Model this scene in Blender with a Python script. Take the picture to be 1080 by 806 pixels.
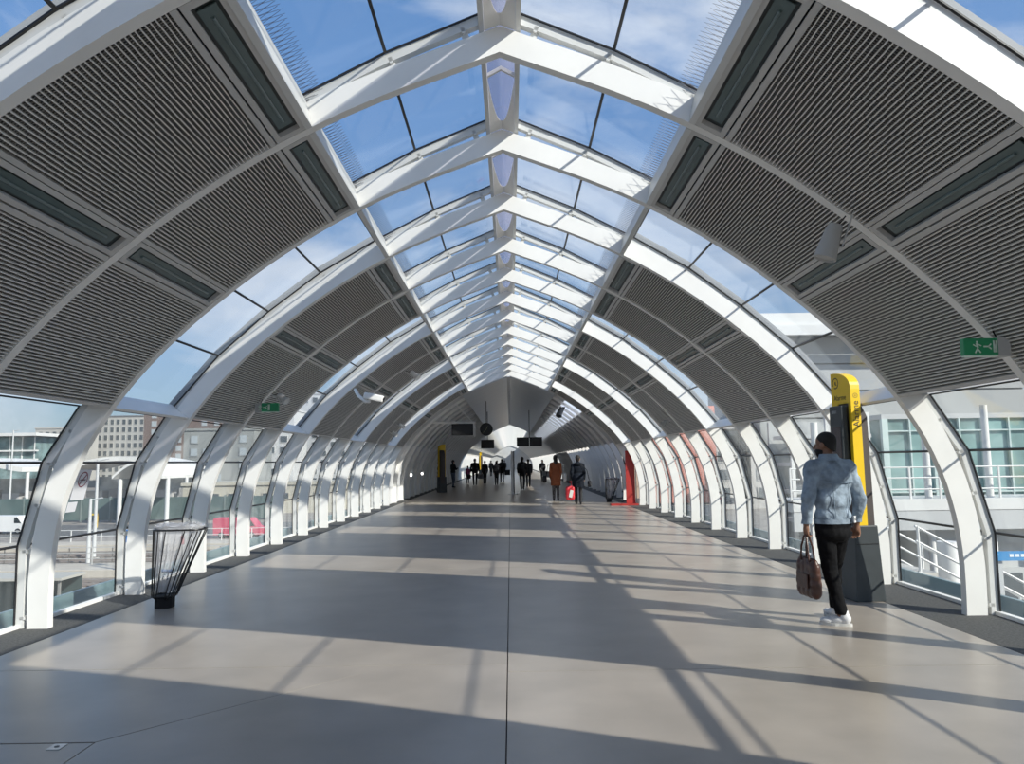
import bpy, bmesh, math, random
from mathutils import Vector, Matrix

random.seed(7)
SC = bpy.context.scene
COL = SC.collection
for o in list(bpy.data.objects):
    bpy.data.objects.remove(o)

# ------------------------------------------------------------------ camera
CAM_H = 1.57
FPX = 790.0
cam_data = bpy.data.cameras.new('camera')
cam_data.sensor_width = 36.0
cam_data.lens = FPX / 1080.0 * 36.0
cam_data.clip_start = 0.05
cam_data.clip_end = 3000
cam = bpy.data.objects.new('camera', cam_data)
COL.objects.link(cam)
_p = math.atan2(487.0 - 403.0, FPX)
_a = math.atan2(2.5, FPX)
_roll = 0.0135
_rz = Matrix.Rotation(-_a, 3, 'Z')
_fw = _rz @ Vector((0, math.cos(_p), math.sin(_p)))
_r = _rz @ Vector((1, 0, 0))
_u = _r.cross(_fw)
_r2 = _r * math.cos(_roll) - _u * math.sin(_roll)
_u2 = _u * math.cos(_roll) + _r * math.sin(_roll)
_m = Matrix((_r2, _u2, -_fw)).transposed().to_4x4()
_m.translation = Vector((0.045, 0, CAM_H))
cam.matrix_world = _m
SC.camera = cam

# ------------------------------------------------------------------ sky, sun, exposure
SUN_DIR = Vector((-1.32, 0.96, -1.0)).normalized()          # the way the light travels
world = bpy.data.worlds.new('sky')
SC.world = world
world.use_nodes = True
wn, wl = world.node_tree.nodes, world.node_tree.links
wn.clear()
w_out = wn.new('ShaderNodeOutputWorld')
w_bg = wn.new('ShaderNodeBackground')
w_sky = wn.new('ShaderNodeTexSky')
w_sky.sky_type = 'NISHITA'
w_sky.sun_disc = False
w_sky.sun_elevation = math.radians(31)
w_sky.sun_rotation = math.atan2(-SUN_DIR.x, -SUN_DIR.y)
w_sky.air_density = 1.0
w_sky.dust_density = 0.6
w_sky.ozone_density = 1.6
w_tc = wn.new('ShaderNodeTexCoord')
w_map = wn.new('ShaderNodeMapping')
w_map.inputs['Scale'].default_value = (1.0, 1.0, 2.2)
w_map.inputs['Location'].default_value = (0.35, 0.2, 0.1)
w_no = wn.new('ShaderNodeTexNoise')
w_no.inputs['Scale'].default_value = 2.6
w_no.inputs['Detail'].default_value = 7
w_no.inputs['Roughness'].default_value = 0.55
w_no.inputs['Distortion'].default_value = 0.4
w_cr = wn.new('ShaderNodeValToRGB')
w_cr.color_ramp.elements[0].position = 0.47
w_cr.color_ramp.elements[0].color = (0, 0, 0, 1)
w_cr.color_ramp.elements[1].position = 0.66
w_cr.color_ramp.elements[1].color = (0.75, 0.75, 0.75, 1)
w_sc = wn.new('ShaderNodeMix')
w_sc.data_type = 'RGBA'
w_sc.blend_type = 'MULTIPLY'
w_sc.inputs[0].default_value = 1.0
SKY_K = 0.15
w_sc.inputs[7].default_value = (SKY_K * 0.80, SKY_K * 1.0, SKY_K * 1.22, 1)
w_sep = wn.new('ShaderNodeSeparateXYZ')
w_gr = wn.new('ShaderNodeValToRGB')
_els = w_gr.color_ramp.elements
_els[0].position, _els[0].color = 0.0, (0.30, 0.355, 0.425, 1)
_els[1].position, _els[1].color = 1.0, (0.095, 0.215, 0.48, 1)
for _pp, _cc in ((0.16, (0.31, 0.42, 0.57, 1)), (0.42, (0.165, 0.31, 0.58, 1)), (0.65, (0.115, 0.255, 0.53, 1))):
    _e = _els.new(_pp)
    _e.color = _cc
w_bl = wn.new('ShaderNodeMix')
w_bl.data_type = 'RGBA'
w_bl.inputs[0].default_value = 0.8
w_mx = wn.new('ShaderNodeMix')
w_mx.data_type = 'RGBA'
w_mx.inputs[7].default_value = (0.74, 0.78, 0.86, 1)
wl.new(w_tc.outputs['Generated'], w_map.inputs['Vector'])
wl.new(w_tc.outputs['Generated'], w_sep.inputs[0])
wl.new(w_sep.outputs['Z'], w_gr.inputs[0])
wl.new(w_map.outputs[0], w_no.inputs['Vector'])
wl.new(w_no.outputs['Fac'], w_cr.inputs[0])
wl.new(w_sky.outputs[0], w_sc.inputs[6])
wl.new(w_sc.outputs[2], w_bl.inputs[6])
wl.new(w_gr.outputs[0], w_bl.inputs[7])
wl.new(w_bl.outputs[2], w_mx.inputs[6])
wl.new(w_cr.outputs[0], w_mx.inputs[0])
wl.new(w_mx.outputs[2], w_bg.inputs['Color'])
w_bg.inputs['Strength'].default_value = 1.0
wl.new(w_bg.outputs[0], w_out.inputs['Surface'])

sun_data = bpy.data.lights.new('sun', 'SUN')
sun_data.energy = 5.2
sun_data.color = (1.0, 0.95, 0.86)
sun_data.angle = math.radians(0.6)
sun = bpy.data.objects.new('sun', sun_data)
COL.objects.link(sun)
sun.rotation_euler = SUN_DIR.to_track_quat('-Z', 'Y').to_euler()
sun.location = (30, -25, 30)

SC.view_settings.view_transform = 'Standard'
SC.view_settings.look = 'None'
SC.view_settings.gamma = 1.0
SC.view_settings.use_curve_mapping = False
SC.view_settings.exposure = 0.18
SC.cycles.transparent_max_bounces = 40
SC.cycles.max_bounces = 10
SC.cycles.diffuse_bounces = 5

# ------------------------------------------------------------------ materials
MATS = {}


def mat(name, col, rough=0.5, metal=0.0, noise=0.0, scale=6.0, bump=0.0, bscale=60.0, rvar=0.0, spec=0.5, stretch=None):
    if name in MATS:
        return MATS[name]
    m = bpy.data.materials.new(name)
    m.use_nodes = True
    n, l = m.node_tree.nodes, m.node_tree.links
    b = n['Principled BSDF']
    b.inputs['Base Color'].default_value = (*col, 1)
    b.inputs['Roughness'].default_value = rough
    b.inputs['Metallic'].default_value = metal
    b.inputs['Specular IOR Level'].default_value = spec
    tc = n.new('ShaderNodeTexCoord')
    vec = tc.outputs['Object']
    if stretch:
        mp = n.new('ShaderNodeMapping')
        mp.inputs['Scale'].default_value = stretch
        l.new(vec, mp.inputs['Vector'])
        vec = mp.outputs[0]
    if noise > 0:
        t = n.new('ShaderNodeTexNoise')
        t.inputs['Scale'].default_value = scale
        t.inputs['Detail'].default_value = 5
        l.new(vec, t.inputs['Vector'])
        r = n.new('ShaderNodeValToRGB')
        r.color_ramp.elements[0].position = 0.3
        r.color_ramp.elements[1].position = 0.7
        r.color_ramp.elements[0].color = (*[c * (1 - noise) for c in col], 1)
        r.color_ramp.elements[1].color = (*[min(1, c * (1 + noise)) for c in col], 1)
        l.new(t.outputs['Fac'], r.inputs[0])
        l.new(r.outputs[0], b.inputs['Base Color'])
        if rvar > 0:
            mr = n.new('ShaderNodeMapRange')
            mr.inputs['To Min'].default_value = max(0, rough - rvar)
            mr.inputs['To Max'].default_value = rough + rvar
            l.new(t.outputs['Fac'], mr.inputs['Value'])
            l.new(mr.outputs[0], b.inputs['Roughness'])
    if bump > 0:
        t2 = n.new('ShaderNodeTexNoise')
        t2.inputs['Scale'].default_value = bscale
        t2.inputs['Detail'].default_value = 3
        l.new(vec, t2.inputs['Vector'])
        bp = n.new('ShaderNodeBump')
        bp.inputs['Strength'].default_value = bump
        bp.inputs['Distance'].default_value = 0.01
        l.new(t2.outputs['Fac'], bp.inputs['Height'])
        l.new(bp.outputs[0], b.inputs['Normal'])
    MATS[name] = m
    return m


def glass(name, tint, base=0.03, gain=0.55, rough=0.0, veil=0.0, veilcol=(0.8, 0.82, 0.85)):
    m = bpy.data.materials.new(name)
    m.use_nodes = True
    n, l = m.node_tree.nodes, m.node_tree.links
    n.clear()
    out = n.new('ShaderNodeOutputMaterial')
    tr = n.new('ShaderNodeBsdfTransparent')
    tr.inputs[0].default_value = (*tint, 1)
    gl = n.new('ShaderNodeBsdfGlossy')
    gl.inputs['Roughness'].default_value = rough
    gl.inputs['Color'].default_value = (0.95, 0.97, 1, 1)
    lw = n.new('ShaderNodeLayerWeight')
    lw.inputs['Blend'].default_value = 0.5
    pw = n.new('ShaderNodeMath')
    pw.operation = 'POWER'
    pw.inputs[1].default_value = 4.0
    ma = n.new('ShaderNodeMath')
    ma.operation = 'MULTIPLY_ADD'
    ma.inputs[1].default_value = gain
    ma.inputs[2].default_value = base
    mx = n.new('ShaderNodeMixShader')
    l.new(lw.outputs['Facing'], pw.inputs[0])
    l.new(pw.outputs[0], ma.inputs[0])
    l.new(ma.outputs[0], mx.inputs[0])
    l.new(tr.outputs[0], mx.inputs[1])
    l.new(gl.outputs[0], mx.inputs[2])
    last = mx
    if veil > 0:
        df = n.new('ShaderNodeBsdfDiffuse')
        df.inputs[0].default_value = (*veilcol, 1)
        m2 = n.new('ShaderNodeMixShader')
        m2.inputs[0].default_value = veil
        l.new(mx.outputs[0], m2.inputs[1])
        l.new(df.outputs[0], m2.inputs[2])
        last = m2
    l.new(last.outputs[0], out.inputs['Surface'])
    MATS[name] = m
    return m


WHITE = mat('white_paint', (0.84, 0.825, 0.79), 0.42, noise=0.03, scale=3, bump=0.03, bscale=90)
FRAMEW = mat('frame_white', (0.66, 0.66, 0.64), 0.4, noise=0.03, scale=5)
GREYM = mat('grey_aluminium', (0.56, 0.55, 0.53), 0.45, metal=0.0, noise=0.03, scale=4)
LOUV = mat('louvre_grey', (0.82, 0.80, 0.76), 0.45)
CROSS = mat('crossbar_grey', (0.26, 0.255, 0.245), 0.5)
DARKBACK = mat('black_backing', (0.022, 0.022, 0.022), 0.8, noise=0.2, scale=8)
GASK = mat('black_gasket', (0.012, 0.012, 0.014), 0.45)
FLOORM = mat('polished_concrete', (0.365, 0.318, 0.270), 0.30, noise=0.13, scale=1.6, spec=0.5)
JOINT = mat('joint_dark', (0.05, 0.05, 0.05), 0.7)
VERGE = mat('dark_matting', (0.085, 0.085, 0.082), 0.9, noise=0.35, scale=40, bump=0.5, bscale=160)
TEAL = mat('light_recess_teal', (0.115, 0.16, 0.16), 0.25, noise=0.1, scale=3)
TEALD = mat('light_recess_dark', (0.035, 0.045, 0.045), 0.4)
TUBE = mat('fluorescent_tube_off', (0.13, 0.18, 0.18), 0.3)
ROOFD = mat('roof_deck_grey', (0.30, 0.31, 0.32), 0.6, noise=0.1, scale=2)
SHEET = mat('ceiling_sheet_metal', (0.62, 0.64, 0.67), 0.28, metal=0.55, noise=0.04, scale=1.2)
LINING = mat('lining_grey', (0.56, 0.57, 0.58), 0.35, noise=0.05, scale=1.5, rvar=0.05)
LININGW = mat('lining_white', (0.78, 0.79, 0.80), 0.35, noise=0.03, scale=1.5)
BLACK = mat('black_metal', (0.012, 0.012, 0.013), 0.4)
BLACKP = mat('black_plastic', (0.014, 0.014, 0.016), 0.6, spec=0.2)
STEEL = mat('brushed_steel', (0.55, 0.55, 0.55), 0.3, metal=0.9)
YELLOW = mat('alarm_yellow', (0.86, 0.56, 0.015), 0.38, noise=0.03, scale=4)
CHAR = mat('charcoal_body', (0.045, 0.053, 0.058), 0.45, noise=0.1, scale=6)
INK = mat('dark_ink', (0.03, 0.03, 0.03), 0.6)
GLASS = glass('window_glass', (0.955, 0.972, 0.968), 0.018, 0.42, veil=0.02)
GLASSR = glass('roof_glass', (0.95, 0.97, 0.98), 0.012, 0.35)
RIDGEG = glass('ridge_glazing', (0.90, 0.90, 0.96), 0.05, 0.3, veil=0.28, veilcol=(0.75, 0.74, 0.82))
BAGG = glass('clear_bag', (0.93, 0.93, 0.94), 0.05, 0.5, rough=0.15, veil=0.30, veilcol=(0.8, 0.8, 0.82))


# ------------------------------------------------------------------ mesh helpers
class MB:
    def __init__(self):
        self.v, self.f = [], []

    def add(self, vs, fs):
        k = len(self.v)
        self.v += [tuple(p) for p in vs]
        self.f += [tuple(i + k for i in q) for q in fs]
        return self

    def box(self, c, s, M=None):
        x, y, z = s[0] / 2, s[1] / 2, s[2] / 2
        vs = [Vector((a, b, d)) for a in (-x, x) for b in (-y, y) for d in (-z, z)]
        if M is not None:
            vs = [M @ p for p in vs]
        c = Vector(c)
        return self.add([p + c for p in vs], [(0, 1, 3, 2), (4, 6, 7, 5), (0, 4, 5, 1), (2, 3, 7, 6), (0, 2, 6, 4), (1, 5, 7, 3)])

    def prism(self, poly, y0, y1):
        """closed (x,z) polygon, counter-clockwise seen from -y, extruded along y"""
        n = len(poly)
        vs = [(x, y0, z) for x, z in poly] + [(x, y1, z) for x, z in poly]
        fs = [(i, (i + 1) % n, n + (i + 1) % n, n + i) for i in range(n)]
        fs += [tuple(range(n - 1, -1, -1)), tuple(range(n, 2 * n))]
        return self.add(vs, fs)

    def strip(self, inner, outer, y0, y1):
        """ribbon between two (x,z) polylines, extruded along y"""
        n = len(inner)
        vs = []
        for y in (y0, y1):
            vs += [(x, y, z) for x, z in inner] + [(x, y, z) for x, z in outer]
        fs = []
        for i in range(n - 1):
            a, b, c, d = i, i + 1, n + i + 1, n + i
            fs += [(a, b, c, d), (2 * n + d, 2 * n + c, 2 * n + b, 2 * n + a), (b, a, 2 * n + a, 2 * n + b), (d, c, 2 * n + c, 2 * n + d)]
        fs += [(0, n, 3 * n, 2 * n), (n - 1, 3 * n - 1, 4 * n - 1, 2 * n - 1)]
        return self.add(vs, fs)

    def tube(self, pts, r, seg=8, cap=True):
        pts = [Vector(p) for p in pts]
        rs = r if isinstance(r, (list, tuple)) else [r] * len(pts)
        vs, fs = [], []
        up = Vector((0, 0, 1))
        for i, p in enumerate(pts):
            t = (pts[min(i + 1, len(pts) - 1)] - pts[max(i - 1, 0)]).normalized()
            a = t.cross(up)
            if a.length < 0.05:
                a = t.cross(Vector((1, 0, 0)))
            a.normalize()
            b = t.cross(a).normalized()
            for j in range(seg):
                w = 2 * math.pi * j / seg
                vs.append(p + (a * math.cos(w) + b * math.sin(w)) * rs[i])
        for i in range(len(pts) - 1):
            for j in range(seg):
                fs.append((i * seg + j, i * seg + (j + 1) % seg, (i + 1) * seg + (j + 1) % seg, (i + 1) * seg + j))
        if cap:
            fs += [tuple(range(seg - 1, -1, -1)), tuple((len(pts) - 1) * seg + j for j in range(seg))]
        return self.add(vs, fs)

    def lathe(self, prof, seg=20, c=(0, 0, 0)):
        vs, fs = [], []
        for r, z in prof:
            for j in range(seg):
                w = 2 * math.pi * j / seg
                vs.append((c[0] + r * math.cos(w), c[1] + r * math.sin(w), c[2] + z))
        for i in range(len(prof) - 1):
            for j in range(seg):
                fs.append((i * seg + j, i * seg + (j + 1) % seg, (i + 1) * seg + (j + 1) % seg, (i + 1) * seg + j))
        fs += [tuple(range(seg - 1, -1, -1)), tuple((len(prof) - 1) * seg + j for j in range(seg))]
        return self.add(vs, fs)

    def mesh(self, name, m, smooth=False, bevel=0.0):
        me = bpy.data.meshes.new(name)
        me.from_pydata(self.v, [], self.f)
        bm = bmesh.new()
        bm.from_mesh(me)
        bmesh.ops.recalc_face_normals(bm, faces=bm.faces)
        if bevel > 0:
            bmesh.ops.bevel(bm, geom=[e for e in bm.edges if len(e.link_faces) == 2 and e.calc_face_angle(0) > 0.6], offset=bevel, segments=2, affect='EDGES', profile=0.6)
        bm.to_mesh(me)
        bm.free()
        if m:
            me.materials.append(m)
        if smooth:
            for p in me.polygons:
                p.use_smooth = True
            try:
                me.set_sharp_from_angle(angle=0.7)
            except Exception:
                pass
        me.update()
        return me


def obj(name, me, parent=None, loc=(0, 0, 0), rotz=0.0, rot=None):
    o = bpy.data.objects.new(name, me)
    COL.objects.link(o)
    o.parent = parent
    o.location = loc
    o.rotation_euler = rot if rot else (0, 0, rotz)
    return o


def tag(o, label=None, cat=None, group=None, kind=None):
    if label:
        o['label'] = label
    if cat:
        o['category'] = cat
    if group:
        o['group'] = group
    if kind:
        o['kind'] = kind
    return o


def thing(name, label, cat, loc=(0, 0, 0), rotz=0.0, group=None):
    return tag(obj(name, None, None, loc, rotz), label, cat, group)


def structure(name, me=None, loc=(0, 0, 0)):
    return tag(obj(name, me, None, loc), kind='structure')


ORD = ['first', 'second', 'third', 'fourth', 'fifth', 'sixth', 'seventh', 'eighth', 'ninth', 'tenth', 'eleventh', 'twelfth', 'thirteenth',
       'fourteenth', 'fifteenth']

# ------------------------------------------------------------------ arch geometry
PROF = [(4.525, 0.000), (4.536, 0.253), (4.537, 0.511), (4.521, 0.770), (4.485, 1.025), (4.427, 1.274), (4.348, 1.515), (4.247, 1.747), (4.126, 1.970),
        (3.988, 2.184), (3.835, 2.389), (3.668, 2.585), (3.492, 2.773), (3.307, 2.953), (3.116, 3.126), (2.919, 3.292), (2.719, 3.452), (2.514, 3.605),
        (2.306, 3.751), (2.094, 3.890), (1.878, 4.022), (1.657, 4.147), (1.431, 4.264), (1.198, 4.374), (0.961, 4.476), (0.720, 4.572), (0.476, 4.664),
        (0.234, 4.752), (0.000, 4.840)]
SL = [0.0]
for _i in range(1, len(PROF)):
    SL.append(SL[-1] + math.dist(PROF[_i], PROF[_i - 1]))


def prof(s):
    """point and outward normal at arc length s along the right half of the arch"""
    s = max(0, min(SL[-1] - 1e-6, s))
    i = 0
    while SL[i + 1] < s:
        i += 1
    t = (s - SL[i]) / (SL[i + 1] - SL[i])
    a, b = PROF[i], PROF[i + 1]

    def tang(k):
        p, q = PROF[max(k - 1, 0)], PROF[min(k + 1, len(PROF) - 1)]
        d = Vector((q[0] - p[0], q[1] - p[1]))
        return d.normalized()
    tg = (tang(i) * (1 - t) + tang(i + 1) * t).normalized()
    return (a[0] + (b[0] - a[0]) * t, a[1] + (b[1] - a[1]) * t), (tg.y, -tg.x)


def s_at(x=None, z=None):
    for i in range(len(PROF) - 1):
        a, b = PROF[i], PROF[i + 1]
        if z is not None and a[1] <= z <= b[1]:
            return SL[i] + (SL[i + 1] - SL[i]) * (z - a[1]) / (b[1] - a[1])
        if x is not None and i >= 3 and b[0] <= x <= a[0]:
            return SL[i] + (SL[i + 1] - SL[i]) * (a[0] - x) / (a[0] - b[0])
    return SL[-1]


def arc(s0, s1, n, off, sign=1):
    out = []
    for i in range(n + 1):
        p, nn = prof(s0 + (s1 - s0) * i / n)
        out.append((sign * (p[0] + nn[0] * off), p[1] + nn[1] * off))
    return out


PITCH = 1.885
RT = 0.09                       # rib thickness along the tunnel
BL = PITCH - RT                 # clear bay length


def A(k):
    return 7.577 + (k - 1) * PITCH


OUT = [(4.86, 0.0), (4.872, 0.80), (4.672, 1.625), (4.318, 2.20), (3.667, 2.967), (3.04, 3.53), (2.38, 4.036), (1.68, 4.45), (0.92, 4.85), (0.155, 5.175)]
K_NEAR, K_FAR = -6, 12

# ------------------------------------------------------------------ floor
FL, FR = -4.28, 4.08
floor = structure('floor')
bed = MB().box((0, 75, -0.16), (9.9, 166, 0.2))
obj('floor_bed', bed.mesh('floor_bed', JOINT), floor)
G = 0.004


def slab(poly):
    """one floor slab from an (x,y) outline, shrunk by the joint"""
    cx = sum(p[0] for p in poly) / len(poly)
    cy = sum(p[1] for p in poly) / len(poly)
    pts = [(x - G * (1 if x > cx else -1), y - G * (1 if y > cy else -1)) for x, y in poly]
    n = len(pts)
    vs = [(x, y, 0.0) for x, y in pts] + [(x, y, -0.06) for x, y in pts]
    fs = [tuple(range(n)), tuple(range(2 * n - 1, n - 1, -1))] + [(i, n + i, n + (i + 1) % n, (i + 1) % n) for i in range(n)]
    return obj('slab', MB().add(vs, fs).mesh('slab', FLOORM), floor)


slab([(0, -8), (FR, -8), (FR, 5.83), (0, 5.83)])
# near left: three slabs that meet at a skewed joint, beside a hatch
slab([(-2.36, 4.5), (-2.36, -8), (0, -8), (0, 6.05), (-0.9, 6.05)])
slab([(FL, 4.5), (-2.36, 4.5), (-0.9, 6.05), (FL, 6.05)])
slab([(FL, -8), (-3.2, -8), (-3.2, 4.5), (FL, 4.5)])
ys = [6.05, 11.4, 16.8, 22.2, 27.6, 38.4, 49.2, 60, 71, 82, 93, 104, 115, 130, 155]
slab([(0, 5.83), (FR, 5.83), (FR, 11.4), (0, 11.4)])
for i in range(len(ys) - 1):
    slab([(FL, ys[i]), (0, ys[i]), (0, ys[i + 1]), (FL, ys[i + 1])])
    if i > 0:
        slab([(0, ys[i]), (FR, ys[i]), (FR, ys[i + 1]), (0, ys[i + 1])])
# hatch in the floor with lifting plates
ht = thing('floor_hatch', 'flush grey floor hatch with small steel lifting plate at the bottom corner of the floor', 'hatch', (-2.65, 3.9, 0))
hm = MB()
for x0, x1 in ((-0.545, -0.298), (-0.29, 0.285)):
    hm.add([(x0, -1.4, 0), (x1, -1.4, 0), (x1, 0.585, 0), (x0, 0.585, 0), (x0, -1.4, -.05), (x1, -1.4, -.05), (x1, 0.585, -.05), (x0, 0.585, -.05)],
           [(0, 1, 2, 3), (7, 6, 5, 4), (0, 4, 5, 1), (1, 5, 6, 2), (2, 6, 7, 3), (3, 7, 4, 0)])
    obj('cover', hm.mesh('hatch_cover', FLOORM), ht)
    hm = MB()
lp = obj('lifting_plate', MB().box((0.11, 0.53, 0.001), (0.075, 0.09, 0.006)).mesh('lifting_plate', STEEL), ht)
obj('key_hole', MB().lathe([(0.014, 0.0035), (0.014, 0.0055)], 12, (0.11, 0.53, 0)).mesh('key_hole', BLACK), lp)
slab([(-3.2, -8), (-2.36, -8), (-2.36, 2.49), (-3.2, 2.49)])

tv = MB().box(((FL - 4.86) / 2, 75, -0.02), (4.86 + FL - 0.004, 166, 0.04))
structure('trim_1', tv.mesh('verge_strip', VERGE))
tv = MB().box(((FR + 4.86) / 2, 75, -0.02), (4.86 - FR - 0.004, 166, 0.04))
structure('trim_2', tv.mesh('verge_strip', VERGE))

# ------------------------------------------------------------------ arch ribs
full_in = [(x, z) for x, z in arc(0, SL[-1], 44, 0.0)]
full_out = [(x, z) for x, z in arc(0, SL[-1], 44, 0.205)]
full_in[-1] = (0, 4.84)
full_out[-1] = (0, 5.06)
rin = full_in + [(-x, z) for x, z in full_in[-2::-1]]
rout = full_out + [(-x, z) for x, z in full_out[-2::-1]]
RIB = MB().strip(rin, rout, 0, RT).mesh('arch_rib', WHITE, smooth=True)


def outer_off(s):
    """distance from the rib's outer edge to the glazing line at arc length s (brackets bridge it)"""
    return 0.1


def out_normal_pt(i, t):
    a, b = OUT[i], OUT[i + 1]
    p = (a[0] + (b[0] - a[0]) * t, a[1] + (b[1] - a[1]) * t)
    d = Vector((b[0] - a[0], b[1] - a[1])).normalized()
    return p, (d.y, -d.x)


BR = {}
for sgn in (1, -1):
    L = []
    for i, t in ((0, 0.12), (0, 0.93), (1, 0.5), (2, 0.04), (2, 0.6), (4, 0.02), (5, 0.02), (6, 0.02), (7, 0.15), (8, 0.02), (8, 0.78)):
        p, nn = out_normal_pt(i, t)
        b = MB()
        ang = math.atan2(nn[1], nn[0])
        M = Matrix.Rotation(-ang, 3, 'Y')
        dep = 0.14
        c = (p[0] - nn[0] * (dep / 2 + 0.035), RT / 2, p[1] - nn[1] * (dep / 2 + 0.035))
        b.box(c, (dep, 0.022, 0.055), M)
        b.box((c[0] + nn[0] * 0.03, RT / 2, c[2] + nn[1] * 0.03), (0.05, 0.07, 0.03), M)
        if sgn < 0:
            b.v = [(-x, y, z) for x, y, z in b.v]
        L.append(b.mesh('bracket', FRAMEW))
    BR[sgn] = L

ceiling = structure('ceiling')
for k in range(K_NEAR, K_FAR + 1):
    if k < -1:
        obj('rib', RIB, ceiling, (0, A(k), 0))
        continue
    o = obj('arch_rib', RIB, None, (0, A(k), 0))
    lab = {-1: 'white steel arch rib nearest the camera, cropped by the top corners of the picture',
           0: 'white steel arch rib carrying the green exit sign and grey loudspeaker',
           1: 'white steel arch rib with its foot just before the wire litter bin',
           2: 'white steel arch rib with its foot behind the wire litter bin and yellow totem'}.get(k)
    if lab is None:
        lab = 'white steel arch rib, %s one beyond the wire litter bin' % ORD[k - 2]
    for sgn in (1, -1):
        for me in BR[sgn]:
            obj('bracket', me, o)
    tag(o, lab, 'arch rib', 'white arch ribs along the footbridge')

# ------------------------------------------------------------------ glazing, ceiling panels


def slab_seg(a, b, y0, y1, th, inset=0.0):
    d = Vector((b[0] - a[0], b[1] - a[1])).normalized()
    n = Vector((d.y, -d.x))
    if a[0] < 0 or b[0] < 0:
        n = -n
    a = (a[0] + d.x * inset, a[1] + d.y * inset)
    b = (b[0] - d.x * inset, b[1] - d.y * inset)
    return MB().prism([a, b, (b[0] + n.x * th, b[1] + n.y * th), (a[0] + n.x * th, a[1] + n.y * th)], y0, y1)


def pane_meshes(i, sgn, gl):
    a = (sgn * OUT[i][0], OUT[i][1])
    b = (sgn * OUT[i + 1][0], OUT[i + 1][1])
    pm = slab_seg(a, b, -RT / 2 + 0.004, BL + RT / 2 - 0.004, 0.012, 0.004).mesh('pane', gl)
    # black gasket ring just inside the pane
    d = Vector((b[0] - a[0], b[1] - a[1]))
    ln = d.length
    d.normalize()
    n = Vector((d.y, -d.x)) * (1 if sgn > 0 else -1)
    g = MB()
    w = 0.013

    def bar(u0, u1, y0, y1):
        p0 = (a[0] + d.x * u0 - n.x * 0.012, a[1] + d.y * u0 - n.y * 0.012)
        p1 = (a[0] + d.x * u1 - n.x * 0.012, a[1] + d.y * u1 - n.y * 0.012)
        g.prism([p0, p1, (p1[0] + n.x * 0.011, p1[1] + n.y * 0.011), (p0[0] + n.x * 0.011, p0[1] + n.y * 0.011)], y0, y1)
    Y0, Y1 = RT / 2 - 0.01 - 0.045, BL + 0.01
    bar(0, w, Y0, Y1)
    bar(ln - w, ln, Y0, Y1)
    bar(w, ln - w, Y0, Y0 + 0.02)
    bar(w, ln - w, Y1 - 0.02, Y1)
    return pm, g.mesh('gasket', GASK)


PANES = {}
for sgn in (1, -1):
    for i in range(len(OUT) - 1):
        PANES[(sgn, i)] = pane_meshes(i, sgn, GLASS if i < 3 else GLASSR)

# glazing bars: a white box section behind the glass at each rib
BARS = {}
for sgn in (1, -1):
    inn, oo = [], []
    for i, p in enumerate(OUT):
        ns = []
        if i > 0:
            ns.append(out_normal_pt(i - 1, 1)[1])
        if i < len(OUT) - 1:
            ns.append(out_normal_pt(i, 0)[1])
        n = Vector((sum(q[0] for q in ns), sum(q[1] for q in ns))).normalized()
        oo.append((sgn * (p[0] - n.x * 0.013), p[1] - n.y * 0.013))
        inn.append((sgn * (p[0] - n.x * 0.085), p[1] - n.y * 0.085))
    m = MB().strip(inn, oo, RT / 2 - 0.035, RT / 2 + 0.035)
    BARS[sgn] = m.mesh('glazing_bar', FRAMEW)
SILL = {}
for sgn in (1, -1):
    SILL[sgn] = MB().box((sgn * 4.84, BL / 2, 0.018), (0.06, BL + RT - 0.002, 0.036)).mesh('sill', WHITE)

# bird deterrent netting along the skylight edges
SPK = {}
for sgn in (1, -1):
    b = MB()
    base = Vector((sgn * 1.60, 0, 4.43))
    upd = Vector((-sgn * 0.885, 0, 0.465))
    n = 34
    for i in range(n):
        y = BL * (i + 0.5) / n
        for dy, ln in ((0.05, 0.22), (-0.05, 0.2), (0.02, 0.14)):
            p0 = base + Vector((0, y, 0))
            p1 = p0 + upd * ln + Vector((0, dy, 0.0))
            b.tube([p0, p1], 0.0016, 3, cap=False)
    SPK[sgn] = b.mesh('bird_wire', mat('bird_wire', (0.10, 0.10, 0.12), 0.5))

S_LOW, S_MID0, S_MID1, S_TOP0, S_TOP1 = s_at(z=2.165), s_at(z=3.19), s_at(z=3.345), s_at(z=4.085), s_at(z=4.215)


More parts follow.
